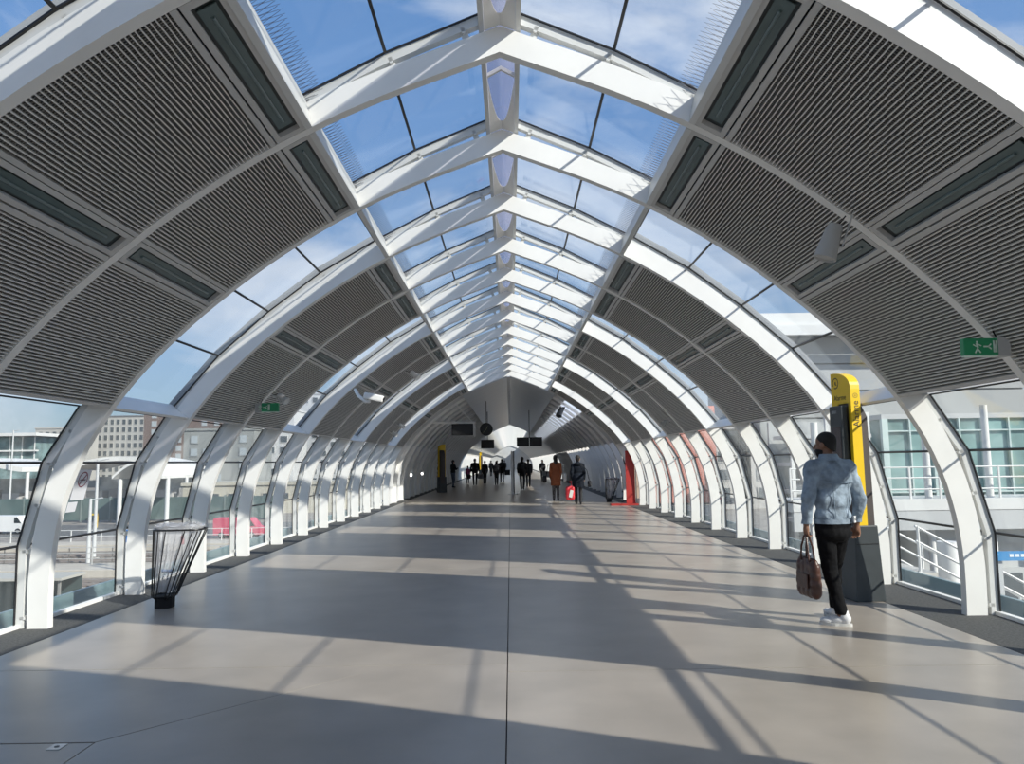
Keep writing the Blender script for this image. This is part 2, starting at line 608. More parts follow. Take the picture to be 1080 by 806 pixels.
def grille(s0, s1, sgn):
    fr, lv, cb, bk = MB(), MB(), MB(), MB()
    L = s1 - s0
    fr.strip(arc(s0, s0 + 0.035, 1, 0.0, sgn), arc(s0, s0 + 0.035, 1, 0.04, sgn), 0.004, BL - 0.004)
    fr.strip(arc(s1 - 0.05, s1 - 0.006, 1, 0.0, sgn), arc(s1 - 0.05, s1 - 0.006, 1, 0.04, sgn), 0.004, BL - 0.004)
    n = int((L - 0.09) / 0.0315)
    for i in range(n):
        s = s0 + 0.045 + (L - 0.10) * (i + 0.5) / n
        p, nn = prof(s)
        tg = (-nn[1], nn[0])
        w, h0, h1 = 0.0036, 0.004, 0.024
        q = [(p[0] + nn[0] * h + tg[0] * u, p[1] + nn[1] * h + tg[1] * u) for h, u in ((h0, -w), (h0, w), (h1, w), (h1, -w))]
        lv.prism([(sgn * x, z) for x, z in q], 0.006, BL - 0.006)
    nb = 76
    for j in range(nb):
        y = 0.02 + (BL - 0.04) * (j + 0.5) / nb
        cb.strip(arc(s0 + 0.03, s1 - 0.03, 5, 0.026, sgn), arc(s0 + 0.03, s1 - 0.03, 5, 0.034, sgn), y - 0.0035, y + 0.0035)
    bk.strip(arc(s0, s1, 8, 0.095, sgn), arc(s0, s1, 8, 0.115, sgn), 0.003, BL - 0.003)
    return [fr.mesh('grille_frame', GREYM), lv.mesh('louvres', LOUV), cb.mesh('crossbars', CROSS), bk.mesh('backing_board', DARKBACK)]


GR = {(sgn, q): grille(*((S_LOW, S_MID0) if q == 0 else (S_MID1, S_TOP0)), sgn) for sgn in (1, -1) for q in (0, 1)}


def strip_light_meshes(s0, s1, sgn):
    """frame ring, recessed trough, tube; coordinates relative to the light's centre"""
    pc, nc = prof((s0 + s1) / 2)
    c = Vector((sgn * pc[0], BL / 2, pc[1]))
    t = Vector((sgn * -nc[1], 0, nc[0]))
    n = Vector((sgn * nc[0], 0, nc[1]))
    W = s1 - s0 - 0.016
    Lh = BL / 2 - 0.006
    M = Matrix((t, Vector((0, 1, 0)), n)).transposed()

    def bx(b, u, v, w, su, sv, sw):
        b.box(M @ Vector((u, v, w)), (su, sv, sw), M)
    fr, tr, gl, tb = MB(), MB(), MB(), MB()
    ew = W * 0.17
    for sg in (-1, 1):
        bx(fr, sg * (W / 2 - ew / 2), 0, 0.02, ew, Lh * 2, 0.04)
        bx(fr, 0, sg * (Lh - 0.03), 0.02, W - 2 * ew, 0.06, 0.04)
    bx(tr, 0, 0, 0.05, W - 2 * ew + 0.02, Lh * 2 - 0.06, 0.02)
    iw = W - 2 * ew
    bx(gl, 0, 0, 0.030, iw * 0.72, Lh * 2 - 0.26, 0.008)
    tb.tube([M @ Vector((0, -Lh + 0.22, 0.02)), M @ Vector((0, Lh - 0.22, 0.02))], 0.011, 8)
    return c, [fr.mesh('light_frame', GREYM), tr.mesh('trough', TEALD), gl.mesh('diffuser', TEAL), tb.mesh('tube', TUBE)]


SLM = {(sgn, q): strip_light_meshes(*((S_MID0, S_MID1) if q == 0 else (S_TOP0, S_TOP1)), sgn) for sgn in (1, -1) for q in (0, 1)}

PUR = {}
DECK = {}
TRP = {}
RBAR = {}
RPANE = {}
for sgn in (1, -1):
    p, nn = prof(S_TOP1)
    # purlin at the skylight edge, from the soffit up to the glazing
    q = [(p[0] + 0.012, p[1] - 0.012), (p[0] - 0.033, p[1] + 0.012), (p[0] + 0.02, p[1] + 0.235), (p[0] + 0.065, p[1] + 0.21)]
    PUR[sgn] = MB().prism([(sgn * x, z) for x, z in q], 0.003, BL - 0.003).mesh('purlin', FRAMEW)
    pts = OUT[3:8]
    inn = [(sgn * (x + 0.008), z + 0.012) for x, z in pts]
    oo = [(sgn * (x + 0.05), z + 0.07) for x, z in pts]
    DECK[sgn] = MB().strip(inn, oo, -RT / 2, BL + RT / 2).mesh('roof_deck', ROOFD)
    # white plate across the glazed bay
    q = [(4.015, 2.175), (4.035, 2.15), (4.285, 2.275), (4.235, 2.345)]
    TRP[sgn] = MB().prism([(sgn * x, z) for x, z in q], 0.003, BL - 0.003).mesh('transom_plate', WHITE)
    RBAR[sgn] = MB().box((sgn * 0.148, BL / 2, 5.135), (0.042, BL + RT - 0.002, 0.17)).mesh('ridge_bar', FRAMEW)
    RPANE[sgn] = MB().prism([(sgn * x, z) for x, z in ((0.0, 5.33), (0.17, 5.235), (0.17, 5.245), (0.0, 5.34))], -RT / 2, BL + RT / 2).mesh('ridge_pane', RIDGEG)

# pierced white saddle under the ridge glazing before each rib
sd = MB()
NU = 15
vs, fs = [], []
for i in range(NU):
    u = -1 + 2 * i / (NU - 1)
    x = 0.124 * u
    zr = 5.052 + 0.048 * (1 - abs(u))
    v0 = BL * (0.97 - 0.40 * (abs(u) ** 2.0)) - 0.03
    v1 = BL - 0.004
    for th in (0, 0.006):
        vs += [(x, v0, zr + 0.11 * min(1, (BL - v0) / (BL * 0.43)) + th), (x, v1, zr + th - 0.035)]
for i in range(NU - 1):
    a = i * 4
    b = a + 4
    fs += [(a, a + 1, b + 1, b), (a + 2, b + 2, b + 3, a + 3), (a, b, b + 2, a + 2), (a + 1, a + 3, b + 3, b + 1)]
SADDLE = sd.add(vs, fs).mesh('ridge_saddle', WHITE, smooth=True)
rb = MB()
for sg in (1, -1):
    rb.prism([(sg * x, z) for x, z in ((0, 5.27), (0.126, 5.20), (0.126, 5.165), (0, 5.235))], BL * 0.5, BL * 0.5 + 0.035)
RBRACE = rb.mesh('ridge_brace', FRAMEW)

win_n = 0
for k in range(K_NEAR, K_FAR):
    y = A(k) + RT
    glassbay = (k % 3 == 1)
    for sgn in (1, -1):
        win_n += 1
        w = structure('window_%d' % win_n, None, (0, y, 0))
        for i in range(len(OUT) - 1):
            if 3 <= i <= 6 and not glassbay:
                continue
            pm, gm = PANES[(sgn, i)]
            po = obj('pane', pm, w)
            if k >= -2:
                obj('gasket', gm, po)
        obj('glazing_bar', BARS[sgn], w, (0, BL, 0))
        obj('sill', SILL[sgn], w)
        obj('purlin', PUR[sgn], ceiling, (0, y, 0))
        obj('ridge_bar', RBAR[sgn], ceiling, (0, y, 0))
        obj('ridge_pane', RPANE[sgn], ceiling, (0, y, 0))
        if -1 <= k <= 5:
            tag(obj('bird_wire', SPK[sgn], w), kind='stuff')
        if glassbay:
            obj('transom_plate', TRP[sgn], ceiling, (0, y, 0))
        else:
            obj('roof_deck', DECK[sgn], ceiling, (0, y, 0))
            for q in (0, 1):
                fr, lv, cb, bk = GR[(sgn, q)]
                g = obj('grille_panel', bk if k < -1 else fr, ceiling, (0, y, 0))
                if k >= -1:
                    tag(obj('louvres', lv, g), kind='stuff')
                    tag(obj('crossbars', cb, g), kind='stuff')
                    obj('backing_board', bk, g)
    if k >= -2:
        obj('ridge_saddle', SADDLE, ceiling, (0, y, 0))
        obj('ridge_brace', RBRACE, ceiling, (0, y, 0))

nb = 0
for k in range(-1, K_FAR):
    if k % 3 == 1:
        continue
    for sgn in (1, -1):
        for q in (0, 1):
            c, ms = SLM[(sgn, q)]
            side = 'right' if sgn > 0 else 'left'
            where = ('the nearest one' if nb == 0 else '%s one from the camera' % ORD[nb])
            lab = 'unlit recessed strip light %s the %s vault, %s' % ('halfway up' if q == 0 else 'beside the skylight on', side, where)
            t = thing('strip_light', lab, 'light', (c.x, A(k) + RT + c.y, c.z), 0, 'recessed strip lights in the vault')
            for nm, me in zip(('light_frame', 'trough', 'diffuser', 'tube'), ms):
                obj(nm, me, t)
    nb += 1

# ------------------------------------------------------------------ the darker enclosed length and the far glazed one
wall_l = structure('wall_left')
wall_r = structure('wall_right')
S22 = s_at(z=2.2)
LIN = {}
SA, SB = s_at(x=2.8), s_at(x=2.15)
for sgn in (1, -1):
    LIN[(sgn, 'wall')] = MB().strip(arc(0, S22 - 0.01, 10, 0.13, sgn), arc(0, S22 - 0.01, 10, 0.16, sgn), 0.003, BL - 0.003).mesh('wall_panel', LININGW, smooth=True)
    LIN[(sgn, 'low')] = MB().strip(arc(S22 + 0.01, SA, 8, 0.10, sgn), arc(S22 + 0.01, SA, 8, 0.13, sgn), 0.003, BL - 0.003).mesh('lining_panel', LINING, smooth=True)
    s0 = SA + 0.01 if sgn < 0 else SB
    LIN[(sgn, 'up')] = MB().strip(arc(s0, SL[-1] - 0.02, 8, 0.10, sgn), arc(s0, SL[-1] - 0.02, 8, 0.13, sgn), 0.003, BL - 0.003).mesh('lining_panel', LINING, smooth=True)
    LIN[(sgn, 'far')] = MB().strip(arc(S22 + 0.01, s_at(x=1.55), 8, 0.10, sgn), arc(S22 + 0.01, s_at(x=1.55), 8, 0.13, sgn), 0.003, BL - 0.003).mesh('lining_panel', LINING, smooth=True)
# milky strip added to brighten the enclosed length, in place of small roof gaps
mk_ = bpy.data.materials.new('added_milky_glazing')
mk_.use_nodes = True
_n, _l = mk_.node_tree.nodes, mk_.node_tree.links
_n.clear()
_o, _t, _g, _x = _n.new('ShaderNodeOutputMaterial'), _n.new('ShaderNodeBsdfTranslucent'), _n.new('ShaderNodeBsdfDiffuse'), _n.new('ShaderNodeMixShader')
_t.inputs[0].default_value = (0.82, 0.86, 0.92, 1)
_g.inputs[0].default_value = (0.7, 0.7, 0.72, 1)
_x.inputs[0].default_value = 0.25
_l.new(_t.outputs[0], _x.inputs[1])
_l.new(_g.outputs[0], _x.inputs[2])
_l.new(_x.outputs[0], _o.inputs['Surface'])
MILK = MB().strip(arc(SA + 0.01, SB - 0.01, 3, 0.11, 1), arc(SA + 0.01, SB - 0.01, 3, 0.12, 1), 0.003, BL - 0.003).mesh('added_light_strip', mk_)
RIDGEC = MB().box((0, BL / 2, 4.79), (0.13, BL + RT - 0.006, 0.02)).mesh('ridge_cover', LININGW)
SC0 = s_at(x=1.75)
SHEETM = {sgn: MB().strip(arc(SC0, SL[-1] - 0.05, 8, -0.03, sgn), arc(SC0, SL[-1] - 0.05, 8, -0.006, sgn), 0.004, BL + RT - 0.008).mesh('ceiling_sheet', SHEET, smooth=True) for sgn in (1, -1)}
K_DARK = 32
for k in range(K_FAR, K_DARK):
    y = A(k) + RT
    obj('rib', RIB, ceiling, (0, A(k + 1), 0))
    for sgn in (1, -1):
        if sgn < 0 or k > 24:
            obj('wall_panel', LIN[(sgn, 'wall')], wall_r if sgn > 0 else wall_l, (0, y, 0))
        obj('lining_panel', LIN[(sgn, 'low')], ceiling, (0, y, 0))
        obj('lining_panel', LIN[(sgn, 'up')], ceiling, (0, y, 0))
    obj('added_light_strip', MILK, ceiling, (0, y, 0))
    for sgn in (1, -1):
        obj('ceiling_sheet', SHEETM[sgn], ceiling, (0, y, 0))
    obj('ridge_cover', RIDGEC, ceiling, (0, y, 0))
OL, OH = OUT[:4], OUT[7:]
FARP = {(sgn, q): MB().strip([(sgn * x, z) for x, z in oo_], [(sgn * (x + 0.01), z + 0.005) for x, z in oo_], -RT / 2, BL + RT / 2).mesh('pane', GLASS) for sgn in (1, -1) for q, oo_ in ((0, OL), (1, OH))}
K_END = 78
for k in range(K_DARK, K_END):
    y = A(k) + RT
    obj('rib', RIB, ceiling, (0, A(k + 1), 0))
    for sgn in (1, -1):
        win_n += 1
        w = structure('window_%d' % win_n, None, (0, y, 0))
        obj('pane', FARP[(sgn, 0)], w)
        obj('pane', FARP[(sgn, 1)], w)
        obj('lining_panel', LIN[(sgn, 'far')], ceiling, (0, y, 0))
ew = MB()
ew.prism([(x, z) for x, z in rout][::-1], A(K_END) + 0.2, A(K_END) + 0.4)
structure('wall_back', ew.mesh('end_wall', LINING))
# dark side hall that opens off the enclosed length
hall = structure('wall_side_hall')
hd = mat('hall_grey', (0.40, 0.40, 0.40), 0.6, noise=0.08, scale=1)
obj('hall_wall', MB().box((6.95, 53.1, 1.35), (4.0, 0.2, 2.65)).mesh('hall_wall', hd), hall)
obj('hall_ceiling', MB().box((7.0, 40.5, 2.75), (3.9, 25.0, 0.15)).mesh('hall_ceiling', hd), hall)
obj('hall_floor', MB().box((6.95, 40.5, -0.06), (4.1, 25.0, 0.1)).mesh('hall_floor', mat('hall_floor', (0.3, 0.3, 0.3), 0.5)), hall)
for _y in (28.4, 33.0, 38.0, 43.0, 48.0, 52.6):
    obj('hall_post', MB().box((8.8, _y, 1.34), (0.25, 0.25, 2.66)).mesh('hall_post', CHAR), hall)
for _y in (32.6, 36.6):
    wl_ = thing('wall_light', 'small bright wall light low on the white passage wall, %s of the two' % ('nearer' if _y < 34 else 'farther'), 'light', (-4.30, _y, 1.05))
    obj('back_plate', MB().box((-0.02, 0, 0), (0.03, 0.12, 0.16)).mesh('light_plate', STEEL), wl_)
    em = bpy.data.materials.get('lamp_glow') or bpy.data.materials.new('lamp_glow')
    em.use_nodes = True
    em.node_tree.nodes['Principled BSDF'].inputs['Emission Color'].default_value = (1, 0.97, 0.9, 1)
    em.node_tree.nodes['Principled BSDF'].inputs['Emission Strength'].default_value = 6.0
    obj('bulb', MB().lathe([(0.0, -0.06), (0.035, -0.055), (0.045, 0), (0.035, 0.055), (0.0, 0.06)], 14, (0.04, 0, 0)).mesh('light_bulb', em, smooth=True), wl_)
# ------------------------------------------------------------------ lettering helper
def text_mesh(body, size, m, extrude=0.0008, align='CENTER'):
    cu = bpy.data.curves.new('lettering', 'FONT')
    cu.body = body
    cu.size = size
    cu.extrude = extrude
    cu.align_x = align
    cu.align_y = 'CENTER'
    cu.resolution_u = 3
    t = bpy.data.objects.new('lettering_tmp', cu)
    COL.objects.link(t)
    bpy.context.view_layer.update()
    me = bpy.data.meshes.new_from_object(t.evaluated_get(bpy.context.evaluated_depsgraph_get()))
    bpy.data.objects.remove(t)
    me.materials.clear()
    me.materials.append(m)
    return me


def face_rot(right, up):
    """euler for lettering lying in the plane spanned by right and up"""
    r, u = Vector(right).normalized(), Vector(up).normalized()
    return Matrix((r, u, r.cross(u))).transposed().to_euler()


# ------------------------------------------------------------------ alarm totem
def alarm_totem(label, loc, rotz=0.0, far=False):
    """tall loop of yellow sheet on a charcoal body: local +x right, y depth; the broad face looks to -x"""
    t = thing('alarm_totem', label, 'totem', loc, rotz, 'yellow alarm totems')
    # yellow loop profile in (y,z): near edge y=-0.2, far edge y=0.2
    outer = [(-0.20, 0.55), (-0.20, 2.33)] + [(-0.20 + 0.38 * (1 - math.cos(i / 10 * math.pi / 2)), 2.33 + 0.21 * math.sin(i / 10 * math.pi / 2) ** 0.8) for i in range(1, 11)] + [(0.20, 2.54), (0.20, 0.55)]
    hole = [(-0.145, 0.55), (-0.145, 2.175), (0.075, 2.175), (0.075, 0.55)]
    poly = outer + hole[::-1]
    b = MB()
    n = len(poly)
    x0, x1 = -0.065, 0.045
    vs = [(x0, y, z) for y, z in poly] + [(x1, y, z) for y, z in poly]
    # side faces as fan-free strips: left leg, right leg, head
    fs = [(i, (i + 1) % n, n + (i + 1) % n, n + i) for i in range(n)]
    b.add(vs, fs)
    me = bpy.data.meshes.new('yellow_loop')
    bm = bmesh.new()
    bv = [bm.verts.new(v) for v in b.v]
    for f in b.f:
        bm.faces.new([bv[i] for i in f])
    f1 = bm.faces.new([bv[i] for i in range(n)])
    f2 = bm.faces.new([bv[n + i] for i in range(n - 1, -1, -1)])
    bmesh.ops.triangulate(bm, faces=[f1, f2])
    bmesh.ops.recalc_face_normals(bm, faces=bm.faces)
    bm.to_mesh(me)
    bm.free()
    me.materials.append(YELLOW)
    loop = obj('yellow_loop', me, t)
    body = MB()
    body.prism([(-0.05, 0.02), (0.17, 0.02), (0.17, 0.60), (0.155, 2.02), (0.06, 2.22), (-0.05, 2.22)], -0.14, 0.12)
    obj('body', body.mesh('totem_body', mat('totem_side_brown', (0.075, 0.062, 0.06), 0.5), bevel=0.01), t)
    base = MB().prism([(-0.14, 0.0), (0.20, 0.0), (0.18, 0.28), (0.15, 0.82), (-0.11, 0.82)], -0.215, 0.21)
    bo = obj('base', base.mesh('totem_base', CHAR, bevel=0.012), t)
    obj('seam', MB().box((0.018, -0.2165, 0.62), (0.262, 0.004, 0.008)).mesh('seam', BLACK), bo)
    scr = obj('screen_housing', MB().box((-0.115, -0.01, 1.66), (0.075, 0.25, 0.98)).mesh('screen_housing', CHAR, bevel=0.012), t)
    obj('screen', MB().box((-0.154, -0.01, 1.6), (0.004, 0.2, 0.62)).mesh('screen', mat('dark_screen', (0.05, 0.03, 0.035), 0.2)), scr)
    if not far:
        obj('lettering', text_mesh('Alarme', 0.085, INK), loop, (x0 - 0.001, 0.02, 2.245), rot=face_rot((0, -1, 0), (0, 0, 1)))
        obj('lettering', text_mesh('Alarme', 0.10, INK), loop, (-0.01, -0.2012, 2.05), rot=face_rot((0, 0, 1), (-1, 0, 0)))
        ring = MB()
        for i in range(24):
            a0, a1 = 2 * math.pi * i / 24, 2 * math.pi * (i + 1) / 24
            if 20 <= i < 22:
                continue
            q = [(x0 - 0.0012, 0.10 + r * math.cos(a), 2.42 + r * math.sin(a)) for a, r in ((a0, 0.052), (a1, 0.052), (a1, 0.065), (a0, 0.065))]
            ring.add(q, [(0, 1, 2, 3)])
        ring.box((x0 - 0.001, 0.10, 2.42), (0.001, 0.022, 0.035))
        ring.box((x0 - 0.001, 0.082, 2.40), (0.001, 0.02, 0.012))
        obj('emblem', ring.mesh('emblem', INK), loop)
        ic = MB()
        for i in range(12):
            a0, a1 = 2 * math.pi * i / 12, 2 * math.pi * (i + 1) / 12
            ic.add([(-0.01 + r * math.cos(a), -0.2012, 2.255 + r * math.sin(a)) for a, r in ((a0, 0.022), (a1, 0.022), (a1, 0.029), (a0, 0.029))], [(0, 1, 2, 3)])
        ic.box((-0.01, -0.2012, 2.255), (0.012, 0.001, 0.02))
        obj('emblem', ic.mesh('emblem', mat('worn_ink', (0.28, 0.19, 0.03), 0.6)), loop)
        mk = MB()
        for j, (yy, w_) in enumerate(((0.05, 0.018), (0.022, 0.022), (-0.006, 0.014), (-0.035, 0.008))):
            mk.box((-0.1535, yy, 2.08), (0.002, w_, 0.035))
        obj('print', mk.mesh('housing_print', mat('pale_print', (0.30, 0.31, 0.32), 0.6)), scr)
    return t


alarm_totem('tall charcoal alarm totem with a yellow arched loop, before the man in denim', (3.90, 8.55, 0), math.radians(6))
alarm_totem('far alarm totem standing dark against the white wall of the enclosed passage', (-3.62, 40.0, 0), math.radians(-60), True)
alarm_totem('distant yellow alarm totem seen above the crowd in the enclosed passage', (-2.9, 74.0, 0), math.radians(-20), True)


# ------------------------------------------------------------------ wire litter bins
def litter_bin(label, loc, rotz=0.0, lean=1):
    t = thing('litter_bin', label, 'litter bin', loc, rotz, 'wire litter bins')
    H = 0.86

    def ring(z, x0, x1, dy, n=18):
        c, a = (x0 + x1) / 2, (x1 - x0) / 2
        pts = []
        for i in range(n):
            w = 2 * math.pi * i / n
            cx, sx = math.cos(w), math.sin(w)
            e = 0.55
            pts.append(Vector((c + a * math.copysign(abs(cx) ** e, cx), dy * math.copysign(abs(sx) ** e, sx), z)))
        return pts
    N = 18
    top = ring(H, -0.10, 0.44, 0.17, N)
    bot = ring(0.13, -0.10, 0.14, 0.12, N)
    foot = ring(0.10, -0.06, 0.10, 0.10, N)
    for i in range(N):
        b = MB().tube([foot[i], bot[i], top[i] + Vector((0, 0, -0.02)), top[i]], 0.0066, 6)
        obj('bar', b.mesh('bin_bar', BLACK), t)
    obj('rim', MB().tube(top + [top[0]], 0.011, 8).mesh('bin_rim', BLACK, smooth=True), t)
    obj('lower_ring', MB().tube(bot + [bot[0]], 0.009, 8).mesh('lower_ring', BLACK, smooth=True), t)
    base = MB()
    r0 = ring(0.0, -0.07, 0.12, 0.10, N)
    r1 = ring(0.13, -0.07, 0.12, 0.10, N)
    base.add(r0 + r1, [(i, (i + 1) % N, N + (i + 1) % N, N + i) for i in range(N)] + [tuple(range(N - 1, -1, -1)), tuple(range(N, 2 * N))])
    obj('base', base.mesh('bin_base', BLACKP), t)
    # clear bag: inner skin plus a crumpled cuff folded over the rim
    bag = MB()
    rnd = random.Random(3)
    rows = []
    for z, x0, x1, dy, j in ((0.17, -0.06, 0.09, 0.08, 0.01), (0.35, -0.075, 0.16, 0.11, 0.012), (0.6, -0.08, 0.27, 0.135, 0.012), (0.84, -0.085, 0.40, 0.15, 0.006), (0.90, -0.09, 0.42, 0.165, 0.012),
                              (0.91, -0.10, 0.36, 0.16, 0.016), (0.885, -0.05, 0.30, 0.12, 0.016)):
        rows.append([p + Vector((rnd.uniform(-j, j), rnd.uniform(-j, j), rnd.uniform(-j, j))) for p in ring(z, x0, x1, dy, 24)])
    vs = [p for r in rows for p in r]
    fs = [(r * 24 + i, r * 24 + (i + 1) % 24, (r + 1) * 24 + (i + 1) % 24, (r + 1) * 24 + i) for r in range(len(rows) - 1) for i in range(24)]
    fs.append(tuple(range(23, -1, -1)))
    obj('bag', bag.add(vs, fs).mesh('bag', BAGG, smooth=False), t)
    cuff = MB()
    rows = []
    for z, g, j in ((0.875, 0.012, 0.006), (0.905, 0.012, 0.012), (0.925, -0.03, 0.018), (0.90, -0.07, 0.02)):
        rows.append([p + Vector((rnd.uniform(-j, j), rnd.uniform(-j, j), rnd.uniform(-j, j))) for p in ring(z, -0.07 - g, 0.36 + g, 0.165 + g, 28)])
    vs = [p for r in rows for p in r]
    fs = [(r * 28 + i, r * 28 + (i + 1) % 28, (r + 1) * 28 + (i + 1) % 28, (r + 1) * 28 + i) for r in range(3) for i in range(28)]
    obj('bag_cuff', cuff.add(vs, fs).mesh('bag_cuff', glass('bag_cuff_film', (0.7, 0.7, 0.72), 0.12, 0.5, rough=0.12, veil=0.3, veilcol=(0.6, 0.6, 0.62))), t)
    # rubbish at the bottom and a red and a blue scrap showing through
    rub = MB()
    for c, s, nm, cc in (((0.02, 0.0, 0.22), (0.09, 0.1, 0.07), 'rubbish', (0.4, 0.4, 0.42)), ((0.05, -0.03, 0.40), (0.12, 0.05, 0.03), 'rubbish', (0.10, 0.22, 0.45)), ((0.22, -0.06, 0.74), (0.035, 0.03, 0.10), 'rubbish', (0.5, 0.12, 0.14))):
        M = Matrix.Rotation(rnd.uniform(-.5, .5), 3, 'X') @ Matrix.Rotation(rnd.uniform(-.6, .6), 3, 'Y')
        obj(nm, MB().box(c, s, M).mesh(nm, mat('scrap_%d' % int(cc[0] * 100), cc, 0.6, noise=0.2, scale=30), bevel=0.01), t)
    return t


litter_bin('black wire litter bin with clear plastic liner, tapering to one side, by the arch feet', (-3.88, 8.62, 0), math.radians(4))
litter_bin('far wire litter bin standing beside the red banner stand', (3.72, 28.6, 0), math.radians(2))

# ------------------------------------------------------------------ fittings on the ribs
GREYF = mat('fitting_grey', (0.46, 0.46, 0.45), 0.5)
GREEN = mat('exit_green', (0.03, 0.30, 0.13), 0.3)
PICTO = mat('pictogram_pale', (0.65, 0.8, 0.68), 0.4)


def exit_sign(label, loc, rotz, sgn):
    """small box sign on a rib: local -y faces the camera"""
    t = thing('exit_sign', label, 'exit sign', loc, rotz, 'green exit signs')
    obj('housing', MB().box((0.12 * sgn, 0.03, 0), (0.10, 0.10, 0.15)).mesh('exit_housing', GREYF, bevel=0.008), t)
    pl = obj('panel', MB().box((-0.06 * sgn, 0.0, 0), (0.26, 0.05, 0.13)).mesh('exit_panel', GREEN, bevel=0.006), t)
    man = MB()
    for (x, z), (w, h), a in (((-0.09, 0.035), (0.014, 0.014), 0), ((-0.09, 0.008), (0.014, 0.036), -0.3), ((-0.098, -0.03), (0.01, 0.042), 0.5), ((-0.078, -0.03), (0.01, 0.042), -0.6),
                              ((-0.072, 0.012), (0.03, 0.008), 0.5), ((-0.108, 0.008), (0.03, 0.008), 0.6), ((-0.02, 0.0), (0.045, 0.012), 0), ((0.005, 0.01), (0.03, 0.01), -0.75), ((0.005, -0.01), (0.03, 0.01), 0.75)):
        man.box((x, -0.027, z), (w, 0.002, h), Matrix.Rotation(a, 3, 'Y'))
    for i in range(2):
        man.box((0.045, -0.027, 0.03 - 0.06 * i), (0.008, 0.002, 0.03))
    man.box((0.045, -0.027, 0), (0.03, 0.002, 0.09))
    obj('pictogram', man.mesh('pictogram', PICTO), pl)
    obj('lens', MB().box((-0.06 * sgn, 0.0, -0.07), (0.25, 0.045, 0.012)).mesh('lens', PICTO), pl)
    c = [(0.10 * sgn, 0.03, 0.07), (0.07 * sgn, 0.02, 0.12), (0.09 * sgn, 0.05, 0.16), (0.13 * sgn, 0.07, 0.15)]
    obj('cable', MB().tube(c, 0.006, 6).mesh('cable', BLACK, smooth=True), t)
    return t


exit_sign('green running-man exit sign on the near arch rib, beside the side windows', (3.66, A(0) - 0.09, 2.385), 0.0, 1)
exit_sign('small green exit sign below a floodlight on the vault beyond the litter bin', (-3.62, A(3) - 0.09, 2.43), 0.0, -1)


def spot(label, loc, name='loudspeaker', cat='loudspeaker', direction=(-0.25, -0.15, -1.0), scale=1.0, body=GREYF, sgn=1):
    """cylindrical housing in a bent bracket under a rib"""
    t = thing(name, label, cat, loc, 0, 'fittings hung from the arch ribs')
    d = Vector(direction).normalized()
    M = d.to_track_quat('-Z', 'Y').to_matrix()

    def tr(b):
        b.v = [tuple(M @ (Vector(v) * scale)) for v in b.v]
        return b
    obj('housing', tr(MB().lathe([(0.0, 0.14), (0.05, 0.14), (0.062, 0.10), (0.078, -0.06), (0.086, -0.13), (0.075, -0.135), (0.07, -0.12), (0.0, -0.12)], 22)).mesh('spot_housing', body, smooth=True), t)
    br = MB()
    br.prism([(-0.05, 0.26), (0.05, 0.26), (0.025, -0.02), (-0.025, -0.02)], -0.098, -0.088)
    obj('bracket', tr(br).mesh('spot_bracket', body), t)
    obj('pivot', tr(MB().tube([(0, -0.106, 0.0), (0, -0.07, 0.0)], 0.01, 10)).mesh('pivot', BLACK), t)
    cb = MB().tube([(0.05 * sgn, -0.05, 0.24), (0.12 * sgn, -0.03, 0.2), (0.11 * sgn, 0.0, 0.13), (0.02, 0.02, 0.13)], 0.006, 6)
    obj('cable', tr(cb).mesh('cable', BLACK, smooth=True), t)
    return t


spot('grey cylindrical loudspeaker hung from the near rib below the strip light', (2.50, A(0) - 0.13, 3.20), direction=(-0.35, 0.1, -1.0))
spot('small floodlight mounted just above the far green exit sign', (-3.36, A(3) - 0.14, 2.56), 'floodlight', 'floodlight', (0.75, -0.3, -0.6), 0.7, FRAMEW)

# white camera on an arm
cc = thing('security_camera', 'white security camera on a wall arm under the vault', 'camera', (-2.78, A(5) - 0.25, 2.90))
obj('arm', MB().tube([(-0.30, 0.22, 0.16), (-0.2, 0.05, 0.02), (-0.05, 0.0, -0.10), (0.05, 0.0, -0.10)], 0.035, 8).mesh('camera_arm', WHITE, smooth=True), cc)
hb = MB().box((0.12, -0.02, -0.02), (0.40, 0.13, 0.13), Matrix.Rotation(0.22, 3, 'Y'))
ho = obj('housing', hb.mesh('camera_housing', WHITE, bevel=0.03), cc)
obj('lens', MB().tube([(0.30, -0.03, -0.065), (0.325, -0.03, -0.072)], 0.045, 14).mesh('camera_lens', BLACKP), ho)
spot('small white lamp hung high on the vault past the security camera', (-2.1, A(6) - 0.15, 3.55), 'floodlight', 'floodlight', (0.7, -0.3, -0.6), 0.9, WHITE)
for i, (x, z) in enumerate(((-3.42, 2.45), (-3.2, 2.68))):
    spot('paired small lamp low on the far vault, %s of the two' % ('lower' if i == 0 else 'upper'), (x, A(9) - 0.14, z), 'floodlight', 'floodlight', (0.75, -0.3, -0.6), 0.7, WHITE)
spot('dome-like small lamp on the far right vault beyond the pink panes', (3.50, A(6) - 0.14, 2.38), 'floodlight', 'floodlight', (-0.75, -0.3, -0.6), 0.65, GREYF)

# no-smoking notices stuck on the glass
st = thing('no_smoking_notice', 'white no-smoking notice with red ring stuck on the window glass', 'notice', (0, 0, 0))
p0, p1 = Vector((4.868 - 0.022, 0.815)), Vector((4.668 - 0.022, 1.61))
dd = (p1 - p0).normalized()


def on_pane(u, y, off=0.0):
    q = p0 + dd * u
    return Vector((-(q.x - 0.0 - off * dd.y), y, q.y + off * dd.x))


NOTICE = mat('notice_white', (0.74, 0.74, 0.77), 0.5)
u_ax = on_pane(1, 0) - on_pane(0, 0)
y_ax = Vector((0, 1, 0))
c0 = on_pane(0.58, 8.36)


